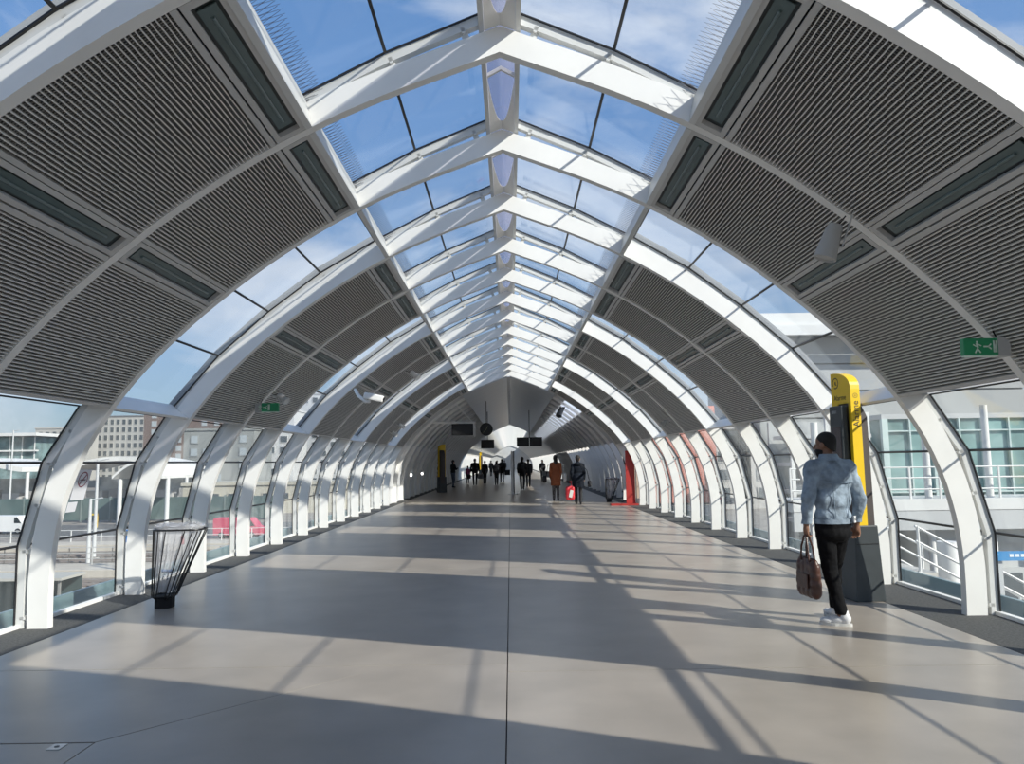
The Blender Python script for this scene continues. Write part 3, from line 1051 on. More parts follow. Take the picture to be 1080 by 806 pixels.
def sheet(c, wu, wy, th=0.004):
    M = Matrix((u_ax, y_ax, u_ax.cross(y_ax))).transposed()
    return MB().box(c, (wu, wy, th), M)


st.location = c0
obj('sheet', sheet(Vector((0, 0, 0)), 0.34, 0.26).mesh('notice_sheet', NOTICE), st)
nrm = Vector((1, 0, 0.25)).normalized()
rg = MB()
for i in range(28):
    a0, a1 = 2 * math.pi * i / 28, 2 * math.pi * (i + 1) / 28
    rg.add([u_ax * (0.06 + r * math.sin(a)) + y_ax * (r * math.cos(a)) + nrm * 0.004 for a, r in ((a0, 0.075), (a1, 0.075), (a1, 0.088), (a0, 0.088))], [(0, 1, 2, 3)])
rg.box(u_ax * 0.06 + nrm * 0.004, (0.17, 0.013, 0.001), Matrix((u_ax * 0.75 + y_ax * 0.66, y_ax * 0.75 - u_ax * 0.66, nrm)).transposed())
obj('prohibition_ring', rg.mesh('prohibition_ring', mat('sign_red', (0.22, 0.02, 0.05), 0.5)), st)
ci = MB().box(u_ax * 0.055 + nrm * 0.0035, (0.016, 0.11, 0.001), Matrix((u_ax, y_ax, nrm)).transposed())
obj('cigarette', ci.mesh('cigarette', mat('sign_grey', (0.2, 0.18, 0.2), 0.6)), st)
st2 = tag(obj('small_notice', sheet(Vector((0, 0, 0)), 0.11, 0.17).mesh('small_notice', NOTICE), None, on_pane(0.335, 8.30)), 'small square white notice below the no-smoking notice', 'notice')

# ------------------------------------------------------------------ things in the enclosed passage
def hung_screen(label, loc, w, h, rotz=0.0, double=False):
    t = thing('information_screen', label, 'screen', loc, rotz, 'hanging information screens')
    for dx in ((-w / 2 - 0.02, w / 2 + 0.02) if double else (0,)):
        c = obj('casing', MB().box((dx, 0, 0), (w, 0.16, h)).mesh('screen_casing', BLACKP, bevel=0.015), t)
        obj('display', MB().box((dx, -0.083, 0), (w - 0.08, 0.006, h - 0.08)).mesh('display', BLACK), c)
    return t


hung_screen('black information screen hung from a white tube arm', (-1.88, 30.2, 2.88), 0.86, 0.46)
arm = thing('support_arm', 'white tube arm with braces carrying the black screen', 'arm', (-1.8, 30.36, 3.16))
obj('tube', MB().tube([(-2.15, 0.1, 0.06), (0.45, 0.1, 0.0)], 0.055, 10).mesh('arm_tube', WHITE, smooth=True), arm)
obj('brace', MB().tube([(-0.35, 0.1, 0.78), (0.28, 0.1, 0.04)], 0.025, 8).mesh('arm_brace', WHITE, smooth=True), arm)
obj('hanger', MB().box((0.38, 0.1, -0.28), (0.09, 0.06, 0.62)).mesh('arm_hanger', GREYM), arm)
obj('projector', MB().box((-0.15, 0.06, -0.1), (0.42, 0.24, 0.16)).mesh('arm_projector', FRAMEW, bevel=0.03), arm)
hung_screen('smaller square black screen hanging below the round clock', (-1.18, 40.2, 2.52), 0.70, 0.46)
hung_screen('pair of black screens side by side hanging over the passage centre', (1.06, 40.2, 2.61), 0.66, 0.48, 0, True)
ck = thing('clock', 'round black wall clock hanging beside the screens', 'clock', (-1.01, 33.0, 3.0))
obj('case', MB().tube([(0, -0.05, 0), (0, 0.06, 0)], 0.285, 32).mesh('clock_case', BLACKP), ck)
obj('dial', MB().tube([(0, -0.058, 0), (0, -0.05, 0)], 0.25, 32).mesh('clock_dial', BLACK), ck)
for a, l in ((0.4, 0.14), (-2.4, 0.2)):
    obj('hand', MB().box((math.sin(a) * l / 2, -0.062, math.cos(a) * l / 2), (0.02, 0.003, l), Matrix.Rotation(a, 3, 'Y')).mesh('clock_hand', mat('hand_olive', (0.25, 0.24, 0.14), 0.5)), ck)
obj('rod', MB().tube([(0, 0.02, 0.28), (0, 0.02, 1.25)], 0.015, 8).mesh('clock_rod', BLACK), ck)
for nm, x in (('rod', -1.18), ('rod', 1.06)):
    pass
for t_ in [o for o in bpy.data.objects if o.name.startswith('information_screen') and o.parent is None]:
    if t_.location.y > 35:
        obj('rod', MB().tube([(0, 0.02, 0.2), (0, 0.02, 4.75 - t_.location.z - 0.42 * abs(t_.location.x))], 0.02, 8).mesh('screen_rod', BLACK), t_)
sp2 = spot('dark cluster of loudspeakers hung under the dim right vault', (2.05, 30.1, 3.52), direction=(-0.3, -0.5, -0.8), scale=1.5, body=CHAR)
py = thing('information_post', 'slim white post with black edge standing in mid passage', 'post', (0.14, 37.0, 0))
obj('panel', MB().box((-0.03, 0, 1.05), (0.12, 0.30, 2.06)).mesh('post_panel', LININGW, bevel=0.01), py)
obj('edge', MB().box((0.055, 0, 1.05), (0.05, 0.28, 2.06)).mesh('post_edge', BLACKP), py)
obj('foot', MB().box((0.0, 0, 0.012), (0.5, 0.5, 0.024)).mesh('post_foot', STEEL), py)
bn = thing('banner_stand', 'tall narrow red banner stand by the last right arch feet', 'banner', (4.25, 26.6, 0))
obj('banner', MB().box((0.0, 0, 0.98), (0.32, 0.03, 1.84)).mesh('red_banner', mat('banner_red', (0.42, 0.035, 0.03), 0.5, noise=0.1, scale=4), bevel=0.005), bn)
obj('foot', MB().box((-0.25, -0.1, 0.03), (0.95, 0.35, 0.06)).mesh('banner_foot', mat('banner_red', (0.4, 0.03, 0.02))), bn)
obj('pole', MB().tube([(0.2, 0.03, 0), (0.2, 0.03, 1.85)], 0.02, 8).mesh('banner_pole', STEEL), bn)
cs = thing('sign_board', 'orange and white board glimpsed beside the red banner', 'sign', (4.62, 27.3, 0))
obj('board', MB().box((0, 0, 0.85), (0.28, 0.04, 1.3)).mesh('pale_board', mat('board_pale', (0.55, 0.42, 0.33), 0.6)), cs)
obj('leg', MB().box((0, 0, 0.1), (0.05, 0.04, 0.2)).mesh('board_leg', STEEL), cs)
# ------------------------------------------------------------------ people
def rcone(b, p0, r0, p1, r1, seg=14):
    """closed tapered capsule"""
    p0, p1 = Vector(p0), Vector(p1)
    d = (p1 - p0)
    ln = d.length
    d.normalize()
    pts, rs = [], []
    for a in (1.45, 1.0, 0.5):
        pts.append(p0 - d * r0 * math.sin(a))
        rs.append(r0 * math.cos(a))
    for i in range(5):
        pts.append(p0 + d * ln * i / 4)
        rs.append(r0 + (r1 - r0) * i / 4)
    for a in (0.5, 1.0, 1.45):
        pts.append(p1 + d * r1 * math.sin(a))
        rs.append(r1 * math.cos(a))
    # straight frame so the rings do not twist
    a_ = d.cross(Vector((0, 1, 0.01)))
    if a_.length < 0.1:
        a_ = d.cross(Vector((1, 0, 0)))
    a_.normalize()
    b_ = d.cross(a_).normalized()
    vs, fs = [], []
    for p, r in zip(pts, rs):
        for j in range(seg):
            w = 2 * math.pi * j / seg
            vs.append(p + (a_ * math.cos(w) + b_ * math.sin(w)) * r)
    for i in range(len(pts) - 1):
        for j in range(seg):
            fs.append((i * seg + j, i * seg + (j + 1) % seg, (i + 1) * seg + (j + 1) % seg, (i + 1) * seg + j))
    fs += [tuple(range(seg - 1, -1, -1)), tuple((len(pts) - 1) * seg + j for j in range(seg))]
    b.add(vs, fs)


def ell(b, c, r, M=None, seg=18, rings=11):
    vs, fs = [], []
    c = Vector(c)
    for i in range(rings):
        t = math.pi * (i + 0.35) / (rings - 0.3)
        for j in range(seg):
            w = 2 * math.pi * j / seg
            v = Vector((r[0] * math.sin(t) * math.cos(w), r[1] * math.sin(t) * math.sin(w), r[2] * math.cos(t)))
            if M is not None:
                v = M @ v
            vs.append(c + v)
    for i in range(rings - 1):
        for j in range(seg):
            fs.append((i * seg + j, (i + 1) * seg + j, (i + 1) * seg + (j + 1) % seg, i * seg + (j + 1) % seg))
    fs += [tuple(range(seg)), tuple((rings - 1) * seg + j for j in range(seg - 1, -1, -1))]
    b.add(vs, fs)


def fuse(b, voxel, m, smooth=4, cuts=(), name='body', wrinkle=0.0, wscale=14.0):
    """one continuous skin over overlapping volumes"""
    me = b.mesh(name + '_tmp', None)
    o = bpy.data.objects.new('fuse_tmp', me)
    COL.objects.link(o)
    rm = o.modifiers.new('r', 'REMESH')
    rm.mode = 'VOXEL'
    rm.voxel_size = voxel
    sm = o.modifiers.new('s', 'SMOOTH')
    sm.factor = 0.5
    sm.iterations = smooth
    if wrinkle:
        tx = bpy.data.textures.new('fold', 'CLOUDS')
        tx.noise_scale = 1.0 / wscale
        dm = o.modifiers.new('d', 'DISPLACE')
        dm.texture = tx
        dm.strength = wrinkle
        dm.texture_coords = 'LOCAL'
    bpy.context.view_layer.update()
    out = bpy.data.meshes.new_from_object(o.evaluated_get(bpy.context.evaluated_depsgraph_get()))
    bpy.data.objects.remove(o)
    bpy.data.meshes.remove(me)
    out.name = name
    bm = bmesh.new()
    bm.from_mesh(out)
    for co, no in cuts:
        g = bm.verts[:] + bm.edges[:] + bm.faces[:]
        bmesh.ops.bisect_plane(bm, geom=g, plane_co=co, plane_no=no, clear_outer=True)
        ed = [e for e in bm.edges if e.is_boundary]
        if ed:
            bmesh.ops.holes_fill(bm, edges=ed)
    bm.to_mesh(out)
    bm.free()
    out.materials.clear()
    out.materials.append(m)
    for p in out.polygons:
        p.use_smooth = True
    return out


SKIN = mat('skin_brown', (0.23, 0.115, 0.07), 0.5, noise=0.06, scale=20)
SKINL = mat('skin_light', (0.50, 0.31, 0.23), 0.5)
HAIRD = mat('hair_black', (0.012, 0.010, 0.009), 0.75, noise=0.3, scale=90, bump=0.6, bscale=300)
DENIM = mat('pale_denim', (0.245, 0.305, 0.375), 0.85, noise=0.36, scale=11, bump=0.5, bscale=60)
DENIMS = mat('denim_seam', (0.20, 0.26, 0.33), 0.8)
TROU = mat('black_cotton', (0.008, 0.008, 0.009), 0.85, noise=0.25, scale=30, bump=0.2, bscale=120, spec=0.12)
SHOE = mat('white_leather', (0.72, 0.72, 0.73), 0.45, noise=0.03, scale=20)
SOLE = mat('white_rubber', (0.62, 0.61, 0.58), 0.6)
LEATH = mat('brown_leather', (0.075, 0.03, 0.02), 0.35, noise=0.35, scale=14, bump=0.25, bscale=60)
EYEW = mat('eye_white', (0.7, 0.68, 0.65), 0.2)


def head_parts(b, c, yaw=0.0, k=1.0, nose=True):
    """skull, jaw, nose, ears; the face looks to +y turned by yaw"""
    M = Matrix.Rotation(yaw, 3, 'Z')
    c = Vector(c)

    def P(x, y, z):
        return c + M @ (Vector((x, y, z)) * k)
    ell(b, P(0, -0.008, 0.025), (0.076 * k, 0.097 * k, 0.092 * k), M)
    ell(b, P(0, 0.022, -0.045), (0.060 * k, 0.070 * k, 0.072 * k), M)
    ell(b, P(0, 0.045, -0.085), (0.036 * k, 0.040 * k, 0.030 * k), M)
    if nose:
        rcone(b, P(0, 0.088, 0.005), 0.010 * k, P(0, 0.106, -0.032), 0.015 * k, 8)
        ell(b, P(0, 0.085, -0.064), (0.026 * k, 0.012 * k, 0.010 * k), M, 10, 7)
    for s in (-1, 1):
        ell(b, P(0.078 * s, 0.0, -0.015), (0.012 * k, 0.022 * k, 0.033 * k), M, 10, 7)


def hand_parts(b, wrist, down, fwd, out, curl=0.6, k=1.0):
    """palm, four unequal bent fingers and a thumb; down = finger direction, out = thumb-side normal"""
    wrist, down, fwd, out = (Vector(v).normalized() if i else Vector(v) for i, v in enumerate((wrist, down, fwd, out)))
    side = fwd                                   # fingers are laid out across this axis
    palm = wrist + down * 0.052 * k
    rcone(b, wrist, 0.024 * k, palm, 0.030 * k, 10)
    for j in (-1, 0, 1):
        rcone(b, wrist + down * 0.02 * k + side * 0.014 * k * j, 0.017 * k, palm + down * 0.028 * k + side * 0.025 * k * j, 0.0145 * k, 8)
    for i, ln in enumerate((0.070, 0.080, 0.074, 0.058)):
        r0 = palm + down * 0.035 * k + side * (0.032 - 0.0213 * i) * k
        p = r0
        d = down
        ang = 0.0
        for q, f in enumerate((0.42, 0.32, 0.26)):
            ang += curl * (0.5 if q == 0 else 0.75)
            dd_ = (down * math.cos(ang) + out * math.sin(ang)).normalized()
            e = p + dd_ * ln * f * k
            rcone(b, p, (0.0098 - 0.001 * q) * k, e, (0.009 - 0.001 * q) * k, 8)
            p = e
    t0 = wrist + down * 0.03 * k + side * 0.026 * k
    t1 = t0 + (side * 0.7 + down * 0.7 + out * 0.35).normalized() * 0.038 * k
    t2 = t1 + (down * 0.9 + out * 0.6).normalized() * 0.030 * k
    rcone(b, t0, 0.013 * k, t1, 0.011 * k, 8)
    rcone(b, t1, 0.011 * k, t2, 0.0095 * k, 8)


# ---- the man in the denim jacket, walking away with a bag
J = dict(hipL=(-0.085, 0.0, 0.93), kneeL=(-0.035, 0.035, 0.51), ankL=(0.0, -0.05, 0.10), hipR=(0.085, 0.01, 0.93), kneeR=(0.12, 0.17, 0.52), ankR=(0.165, 0.25, 0.10),
         shL=(-0.195, -0.01, 1.475), elL=(-0.285, -0.05, 1.19), wrL=(-0.27, 0.03, 0.935), shR=(0.195, -0.01, 1.465), elR=(0.275, -0.05, 1.18), wrR=(0.285, 0.02, 0.925))
V = Vector
bm_ = MB()
ell(bm_, (0, 0, 1.30), (0.165, 0.105, 0.22))
ell(bm_, (0, 0, 1.05), (0.15, 0.10, 0.16))
ell(bm_, (0, -0.005, 0.93), (0.16, 0.115, 0.12))
rcone(bm_, (0, -0.01, 1.46), 0.06, (-0.005, 0.012, 1.62), 0.056)
rcone(bm_, J['shL'], 0.055, (0, -0.01, 1.47), 0.07)
rcone(bm_, J['shR'], 0.055, (0, -0.01, 1.47), 0.07)
head_parts(bm_, (-0.012, 0.03, 1.695), math.radians(32))
for s in 'LR':
    rcone(bm_, J['sh' + s], 0.052, J['el' + s], 0.040)
    rcone(bm_, J['el' + s], 0.040, J['wr' + s], 0.027)
    rcone(bm_, J['hip' + s], 0.082, J['knee' + s], 0.056)
    rcone(bm_, J['knee' + s], 0.056, J['ank' + s], 0.037)
    a = V(J['ank' + s])
    rcone(bm_, a + V((0, 0.0, -0.045)), 0.026, a + V((-0.03 if s == 'L' else 0.0, 0.04, -0.055)), 0.022)
hand_parts(bm_, J['wrL'], (0.02, 0.05, -1), (0.1, 1, 0), (1, 0, 0), curl=1.25)
hand_parts(bm_, J['wrR'], (0.0, 0.12, -1), (-0.5, 0.8, 0), (-0.8, -0.4, 0), curl=0.75)
MAN_LOC, MAN_YAW = (3.115, 7.26, 0.0), math.radians(14)
man = obj('person', fuse(bm_, 0.0075, SKIN, 3, name='person_body'), None, MAN_LOC, MAN_YAW)
tag(man, 'man in pale denim jacket and black trousers walking away with a brown bag', 'person')
# jacket
jk = MB()
ell(jk, (0, -0.012, 1.36), (0.205, 0.135, 0.19))
ell(jk, (0, -0.015, 1.18), (0.195, 0.135, 0.20))
ell(jk, (0, -0.008, 1.02), (0.188, 0.135, 0.14))
ell(jk, (0, -0.008, 0.96), (0.182, 0.132, 0.08))
rcone(jk, V(J['shL']) + V((0.0, 0, -0.01)), 0.078, (-0.03, -0.015, 1.515), 0.068)
rcone(jk, V(J['shR']) + V((-0.0, 0, -0.01)), 0.078, (0.03, -0.015, 1.51), 0.068)
for s in 'LR':
    rcone(jk, J['sh' + s], 0.080, J['el' + s], 0.062)
    rcone(jk, J['el' + s], 0.062, V(J['wr' + s]), 0.044)
rcone(jk, (0, -0.008, 1.50), 0.078, (-0.004, 0.008, 1.565), 0.072)
jo = obj('jacket', fuse(jk, 0.0095, DENIM, 2, cuts=[((0, 0, 0.945), (0, 0, -1)), ((0, 0, 1.590), (0, -0.25, 1))], name='jacket', wrinkle=0.038, wscale=9), man)
# seams, hem band and woven patch
hb_ = MB()
n = 40
ring0, ring1 = [], []
for i in range(n):
    w = 2 * math.pi * i / n
    ring0.append(V((0.186 * math.cos(w), -0.008 + 0.138 * math.sin(w), 0.945)))
    ring1.append(V((0.190 * math.cos(w), -0.008 + 0.140 * math.sin(w), 0.990)))
hb_.add(ring0 + ring1, [(i, (i + 1) % n, n + (i + 1) % n, n + i) for i in range(n)])
obj('hem_band', hb_.mesh('hem_band', DENIM, smooth=True), jo)
sm_ = MB()
sm_.tube([(-0.165, -0.115, 1.335), (-0.08, -0.150, 1.33), (0, -0.153, 1.33), (0.08, -0.150, 1.33), (0.165, -0.115, 1.335)], 0.005, 6)
for sx in (-1, 1):
    sm_.tube([(0.085 * sx, -0.146, 1.33), (0.08 * sx, -0.15, 1.15), (0.065 * sx, -0.142, 1.0)], 0.004, 6)
obj('seam', sm_.mesh('jacket_seam', DENIMS, smooth=True), jo)
col_ = MB()
r0, r1, r2 = [], [], []
for i in range(24):
    w = math.radians(-235 + 290 * i / 23)
    r0.append(V((0.085 * math.cos(w), -0.004 + 0.085 * math.sin(w), 1.545)))
    r1.append(V((0.080 * math.cos(w) - 0.004, 0.004 + 0.080 * math.sin(w), 1.603)))
    r2.append(V((0.108 * math.cos(w), -0.006 + 0.105 * math.sin(w), 1.535)))
col_.add(r0 + r1 + r2, [(i, i + 1, 25 + i, 24 + i) for i in range(23)] + [(24 + i, 25 + i, 49 + i, 48 + i) for i in range(23)])
obj('collar', col_.mesh('collar', DENIM, smooth=True), jo)
pt = obj('patch', MB().box((0.146, -0.1285, 0.985), (0.070, 0.012, 0.062), Matrix.Rotation(math.radians(40), 3, 'Z')).mesh('jacket_patch', mat('patch_white', (0.72, 0.72, 0.72), 0.6)), jo)
obj('lettering', text_mesh('CK', 0.040, INK), pt, (0.1505, -0.1342, 0.985), rot=face_rot((math.cos(math.radians(40)), math.sin(math.radians(40)), 0), (0, 0, 1)))
# trousers
tr_ = MB()
ell(tr_, (0, -0.012, 0.935), (0.172, 0.128, 0.13))
ell(tr_, (0, -0.02, 0.86), (0.17, 0.128, 0.10))
for s in 'LR':
    rcone(tr_, V(J['hip' + s]) + V((0, 0, -0.03)), 0.098, J['knee' + s], 0.073)
    rcone(tr_, J['knee' + s], 0.073, V(J['ank' + s]) + V((0, 0, 0.03)), 0.056)
obj('trousers', fuse(tr_, 0.0095, TROU, 2, cuts=[((0, 0, 1.0), (0, 0, 1)), ((0, 0, 0.105), (0, 0, -1))], name='trousers', wrinkle=0.018, wscale=12), man)


def shoe(parent, ank, yaw, pitch=0.0):
    M = Matrix.Rotation(yaw, 3, 'Z') @ Matrix.Rotation(pitch, 3, 'X')
    a = V(ank)
    up = MB()

    def P(x, y, z):
        return a + M @ V((x, y, z))
    ell(up, P(0, -0.035, -0.03), (0.040, 0.050, 0.055), M)
    ell(up, P(0, 0.035, -0.045), (0.042, 0.085, 0.040), M)
    ell(up, P(0, 0.125, -0.055), (0.043, 0.068, 0.030), M)
    rcone(up, P(0, -0.02, -0.02), 0.042, P(0, -0.022, 0.025), 0.043)
    so = obj('shoe', fuse(up, 0.007, SHOE, 2, name='shoe'), parent)
    n = 28
    pr = []
    for i in range(n):
        w = 2 * math.pi * i / n
        y = 0.052 + 0.145 * math.sin(w)
        x = (0.044 if y > 0.05 else 0.038) * math.cos(w)
        pr.append((x * (1.08), y))
    sl = MB().add([P(x, y, -0.072) for x, y in pr] + [P(x, y, -0.098) for x, y in pr], [tuple(range(n)), tuple(range(2 * n - 1, n - 1, -1))] + [(i, n + i, n + (i + 1) % n, (i + 1) % n) for i in range(n)])
    obj('sole', sl.mesh('sole', SOLE), so)
    la = MB()
    for j in range(4):
        la.tube([P(-0.022, 0.05 + 0.02 * j, -0.008 - 0.008 * j), P(0.022, 0.05 + 0.02 * j, -0.008 - 0.008 * j)], 0.004, 6)
    obj('laces', la.mesh('laces', SOLE), so)


shoe(man, (0.0, -0.05, 0.098), math.radians(48))
shoe(man, (0.165, 0.26, 0.098), math.radians(-8))
# short hair and beard
hr = MB()
hy = math.radians(32)
Mh = Matrix.Rotation(hy, 3, 'Z')
hc = V((-0.012, 0.03, 1.695))
ell(hr, hc + Mh @ V((0, -0.014, 0.032)), (0.0815, 0.099, 0.093), Mh)
ell(hr, hc + Mh @ V((0, -0.040, -0.02)), (0.0745, 0.066, 0.085), Mh)
obj('hair', fuse(hr, 0.008, HAIRD, 2, cuts=[(hc + Mh @ V((0, 0.045, 0.05)), Mh @ V((0, 0.8, -0.9))), (hc + Mh @ V((0, 0, -0.085)), V((0, 0, -1)))], name='hair'), man)
bd = MB()
ell(bd, hc + Mh @ V((0, 0.030, -0.065)), (0.063, 0.070, 0.052), Mh)
ell(bd, hc + Mh @ V((0, 0.052, -0.09)), (0.040, 0.043, 0.032), Mh)
obj('beard', fuse(bd, 0.008, HAIRD, 2, cuts=[(hc + Mh @ V((0, 0, -0.035)), V((0, 0, 1))), (hc + Mh @ V((0, 0.004, 0)), Mh @ V((0, -1, 0)))], name='beard'), man)
ey = MB()
for s in (-1, 1):
    e_ = MB()
    ell(e_, hc + Mh @ V((0.030 * s, 0.079, 0.008)), (0.012, 0.010, 0.009), Mh, 10, 7)
    obj('eye', e_.mesh('eye', EYEW, smooth=True), man)
# brown bag held in the hand
Rm = Matrix.Rotation(MAN_YAW, 3, 'Z')
bagpos = Rm @ V((-0.262, 0.045, 0.0)) + V(MAN_LOC)
bg = thing('handbag', 'soft brown leather briefcase hanging from the walking man\'s hand', 'bag', bagpos, math.radians(4))
bb = MB()
for zz in (0.33, 0.40, 0.47, 0.54):
    for yy in (-0.13, -0.045, 0.045, 0.13):
        ell(bb, (0, yy, zz), (0.055 - 0.05 * abs(zz - 0.40), 0.07, 0.075))
rcone(bb, (0, -0.15, 0.60), 0.026, (0, 0.15, 0.60), 0.026)
rcone(bb, (0, -0.13, 0.31), 0.046, (0, 0.13, 0.31), 0.046)
obj('bag_body', fuse(bb, 0.010, LEATH, 8, name='bag_body', wrinkle=0.014, wscale=9), bg)
for sx in (-1, 1):
    obj('handle', MB().tube([(0.028 * sx, -0.085, 0.60), (0.024 * sx, -0.065, 0.73), (0.012 * sx, -0.02, 0.835), (0.012 * sx, 0.02, 0.835), (0.024 * sx, 0.065, 0.73), (0.028 * sx, 0.085, 0.60)], 0.009, 8).mesh('bag_handle', LEATH, smooth=True), bg)
obj('zip', MB().box((0, 0, 0.628), (0.012, 0.30, 0.008)).mesh('bag_zip', BLACK), bg)
obj('pocket', MB().box((-0.058, 0, 0.42), (0.012, 0.20, 0.13)).mesh('bag_pocket', LEATH, bevel=0.005), bg)


# ---- everyone further along
def person(label, loc, h, yaw, top, legs, hair=(0.02, 0.015, 0.012), skin=SKINL, stride=0.2, coat=0.0, lean=0.0, build=1.0, hat=None, longhair=False, armL=None, armR=None, hood=False, vox=0.016):
    k = h / 1.78
    b = MB()

    def S(v):
        return V((v[0] * build * k, v[1] * k, v[2] * k))
    st = stride
    hipL, hipR = S((-0.085, 0, 0.92)), S((0.085, 0, 0.92))
    knL, knR = S((-0.08, 0.25 * st + 0.03, 0.50)), S((0.08, -0.15 * st + 0.04, 0.50))
    anL, anR = S((-0.07, st, 0.09)), S((0.07, -st, 0.09 + 0.12 * st))
    shL, shR = S((-0.165, 0, 1.425)), S((0.165, 0, 1.425))
    elL, wrL = (S(q) for q in (armL or ((-0.215, -0.06 - 0.2 * st, 1.15), (-0.205, 0.05 - 0.2 * st, 0.91))))
    elR, wrR = (S(q) for q in (armR or ((0.215, -0.02 + 0.2 * st, 1.15), (0.205, 0.10 + 0.2 * st, 0.91))))
    q = k * build
    ell(b, S((0, 0, 1.28)), (0.165 * q, 0.11 * q, 0.23 * k))
    ell(b, S((0, 0, 1.0)), (0.16 * q, 0.115 * q, 0.18 * k))
    rcone(b, S((0, 0, 1.45)), 0.055 * k, S((0, 0.015, 1.58)), 0.052 * k)
    rcone(b, shL, 0.055 * k, shR, 0.055 * k)
    head_parts(b, S((0, 0.02, 1.655)), 0, k * 1.1)
    for a, e, w in ((shL, elL, wrL), (shR, elR, wrR)):
        rcone(b, a, 0.05 * k, e, 0.04 * k)
        rcone(b, e, 0.04 * k, w, 0.027 * k)
        hand_parts(b, w, (w - e) + V((0, 0, -0.1)), (0, 1, 0), (1 if w.x < 0 else -1, 0, 0), 0.7, k)
    for hp, kn, an in ((hipL, knL, anL), (hipR, knR, anR)):
        rcone(b, hp, 0.08 * k, kn, 0.055 * k)
        rcone(b, kn, 0.055 * k, an, 0.038 * k)
        rcone(b, an + S((0, -0.02, -0.045)), 0.034 * k, an + S((0, 0.12, -0.058)), 0.027 * k)
    o = obj('person', fuse(b, vox, skin, 2, name='person_body'), None, loc, yaw)
    tag(o, label, 'person', 'people walking in the passage')
    t = MB()
    hem = 0.90 - coat
    ell(t, S((0, 0, 1.29)), (0.185 * q, 0.14 * q, 0.23 * k))
    ell(t, S((0, 0, 1.03)), (0.18 * q, 0.14 * q, 0.2 * k))
    if coat > 0.05:
        rcone(t, S((-0.04, 0, 0.98)), 0.16 * q, S((-0.05, 0, hem)), 0.155 * q)
        rcone(t, S((0.04, 0, 0.98)), 0.16 * q, S((0.05, 0, hem)), 0.155 * q)
    rcone(t, shL, 0.070 * k, S((0, 0, 1.46)), 0.085 * k)
    rcone(t, shR, 0.070 * k, S((0, 0, 1.46)), 0.085 * k)
    rcone(t, S((0, 0, 1.46)), 0.085 * k, S((0, 0.0, 1.535)), 0.065 * k)
    for a, e, w in ((shL, elL, wrL), (shR, elR, wrR)):
        rcone(t, a, 0.075 * k, e, 0.06 * k)
        rcone(t, e, 0.06 * k, w, 0.042 * k)
    obj('coat' if coat > 0.05 else 'jacket', fuse(t, vox, top, 2, cuts=[((0, 0, hem * k), (0, 0, -1))], name='coat', wrinkle=0.015), o)
    t = MB()
    ell(t, S((0, -0.01, 0.93)), (0.165 * q, 0.125 * q, 0.12 * k))
    for hp, kn, an in ((hipL, knL, anL), (hipR, knR, anR)):
        rcone(t, hp, 0.092 * k, kn, 0.068 * k)
        rcone(t, kn, 0.068 * k, an, 0.052 * k)
    obj('trousers', fuse(t, vox, legs, 2, name='trousers'), o)
    for an in (anL, anR):
        t = MB()
        rcone(t, an + S((0, -0.02, -0.045)), 0.042 * k, an + S((0, 0.13, -0.056)), 0.034 * k)
        obj('shoe', t.mesh('shoe', BLACKP, smooth=True), o)
    hm_ = mat('hair_%d' % int(hair[0] * 1000), hair, 0.7)
    t = MB()
    hcn = S((0, 0.02, 1.660))
    ell(t, hcn + S((0, -0.012, 0.035)), (0.092 * k, 0.114 * k, 0.105 * k))
    ell(t, hcn + S((0, -0.05, -0.02)), (0.075 * k, 0.06 * k, 0.08 * k))
    if longhair:
        rcone(t, hcn + S((0, -0.05, 0.0)), 0.085 * k, hcn + S((0, -0.07, -0.20)), 0.075 * k)
    obj('hair', fuse(t, vox * 0.8, hm_, 2, cuts=[(hcn + S((0, 0.055, 0.04)), V((0, 0.9, -0.6)))], name='hair'), o)
    if hood:
        t = MB()
        ell(t, S((0, -0.11, 1.47)), (0.12 * k, 0.07 * k, 0.085 * k))
        obj('hood', t.mesh('hood', top, smooth=True), o)
    return o


def soft_bag(name, label, cat, loc, size, m, strap=None, rotz=0.0):
    t = thing(name, label, cat, loc, rotz)
    b = MB()
    ell(b, (0, 0, 0), (size[0] / 2, size[1] / 2, size[2] / 2))
    for sx in (-1, 1):
        for sz in (-1, 1):
            ell(b, (sx * size[0] * 0.25, 0, sz * size[2] * 0.25), (size[0] * 0.24, size[1] * 0.45, size[2] * 0.24))
    obj('bag_body', fuse(b, max(0.012, min(size) / 9), m, 2, name='bag_body'), t)
    if strap:
        obj('strap', MB().tube([V(p) for p in strap], 0.012, 6).mesh('strap', m, smooth=True), t)
    return t


DK = mat('cloth_black', (0.016, 0.016, 0.018), 0.8)
DK2 = mat('cloth_charcoal', (0.035, 0.035, 0.04), 0.8)
JEAN = mat('cloth_jeans', (0.07, 0.09, 0.13), 0.8)
RUST = mat('cloth_rust', (0.30, 0.085, 0.03), 0.8, noise=0.12, scale=8)
NAVY = mat('cloth_navy', (0.012, 0.015, 0.022), 0.85, noise=0.2, scale=6, spec=0.15)
GREYC = mat('cloth_grey', (0.16, 0.16, 0.17), 0.8)
PINK = mat('cloth_pink', (0.30, 0.05, 0.13), 0.8)
REDB = mat('bag_red', (0.62, 0.035, 0.045), 0.5)
WHT = mat('bag_white', (0.7, 0.68, 0.64), 0.6)

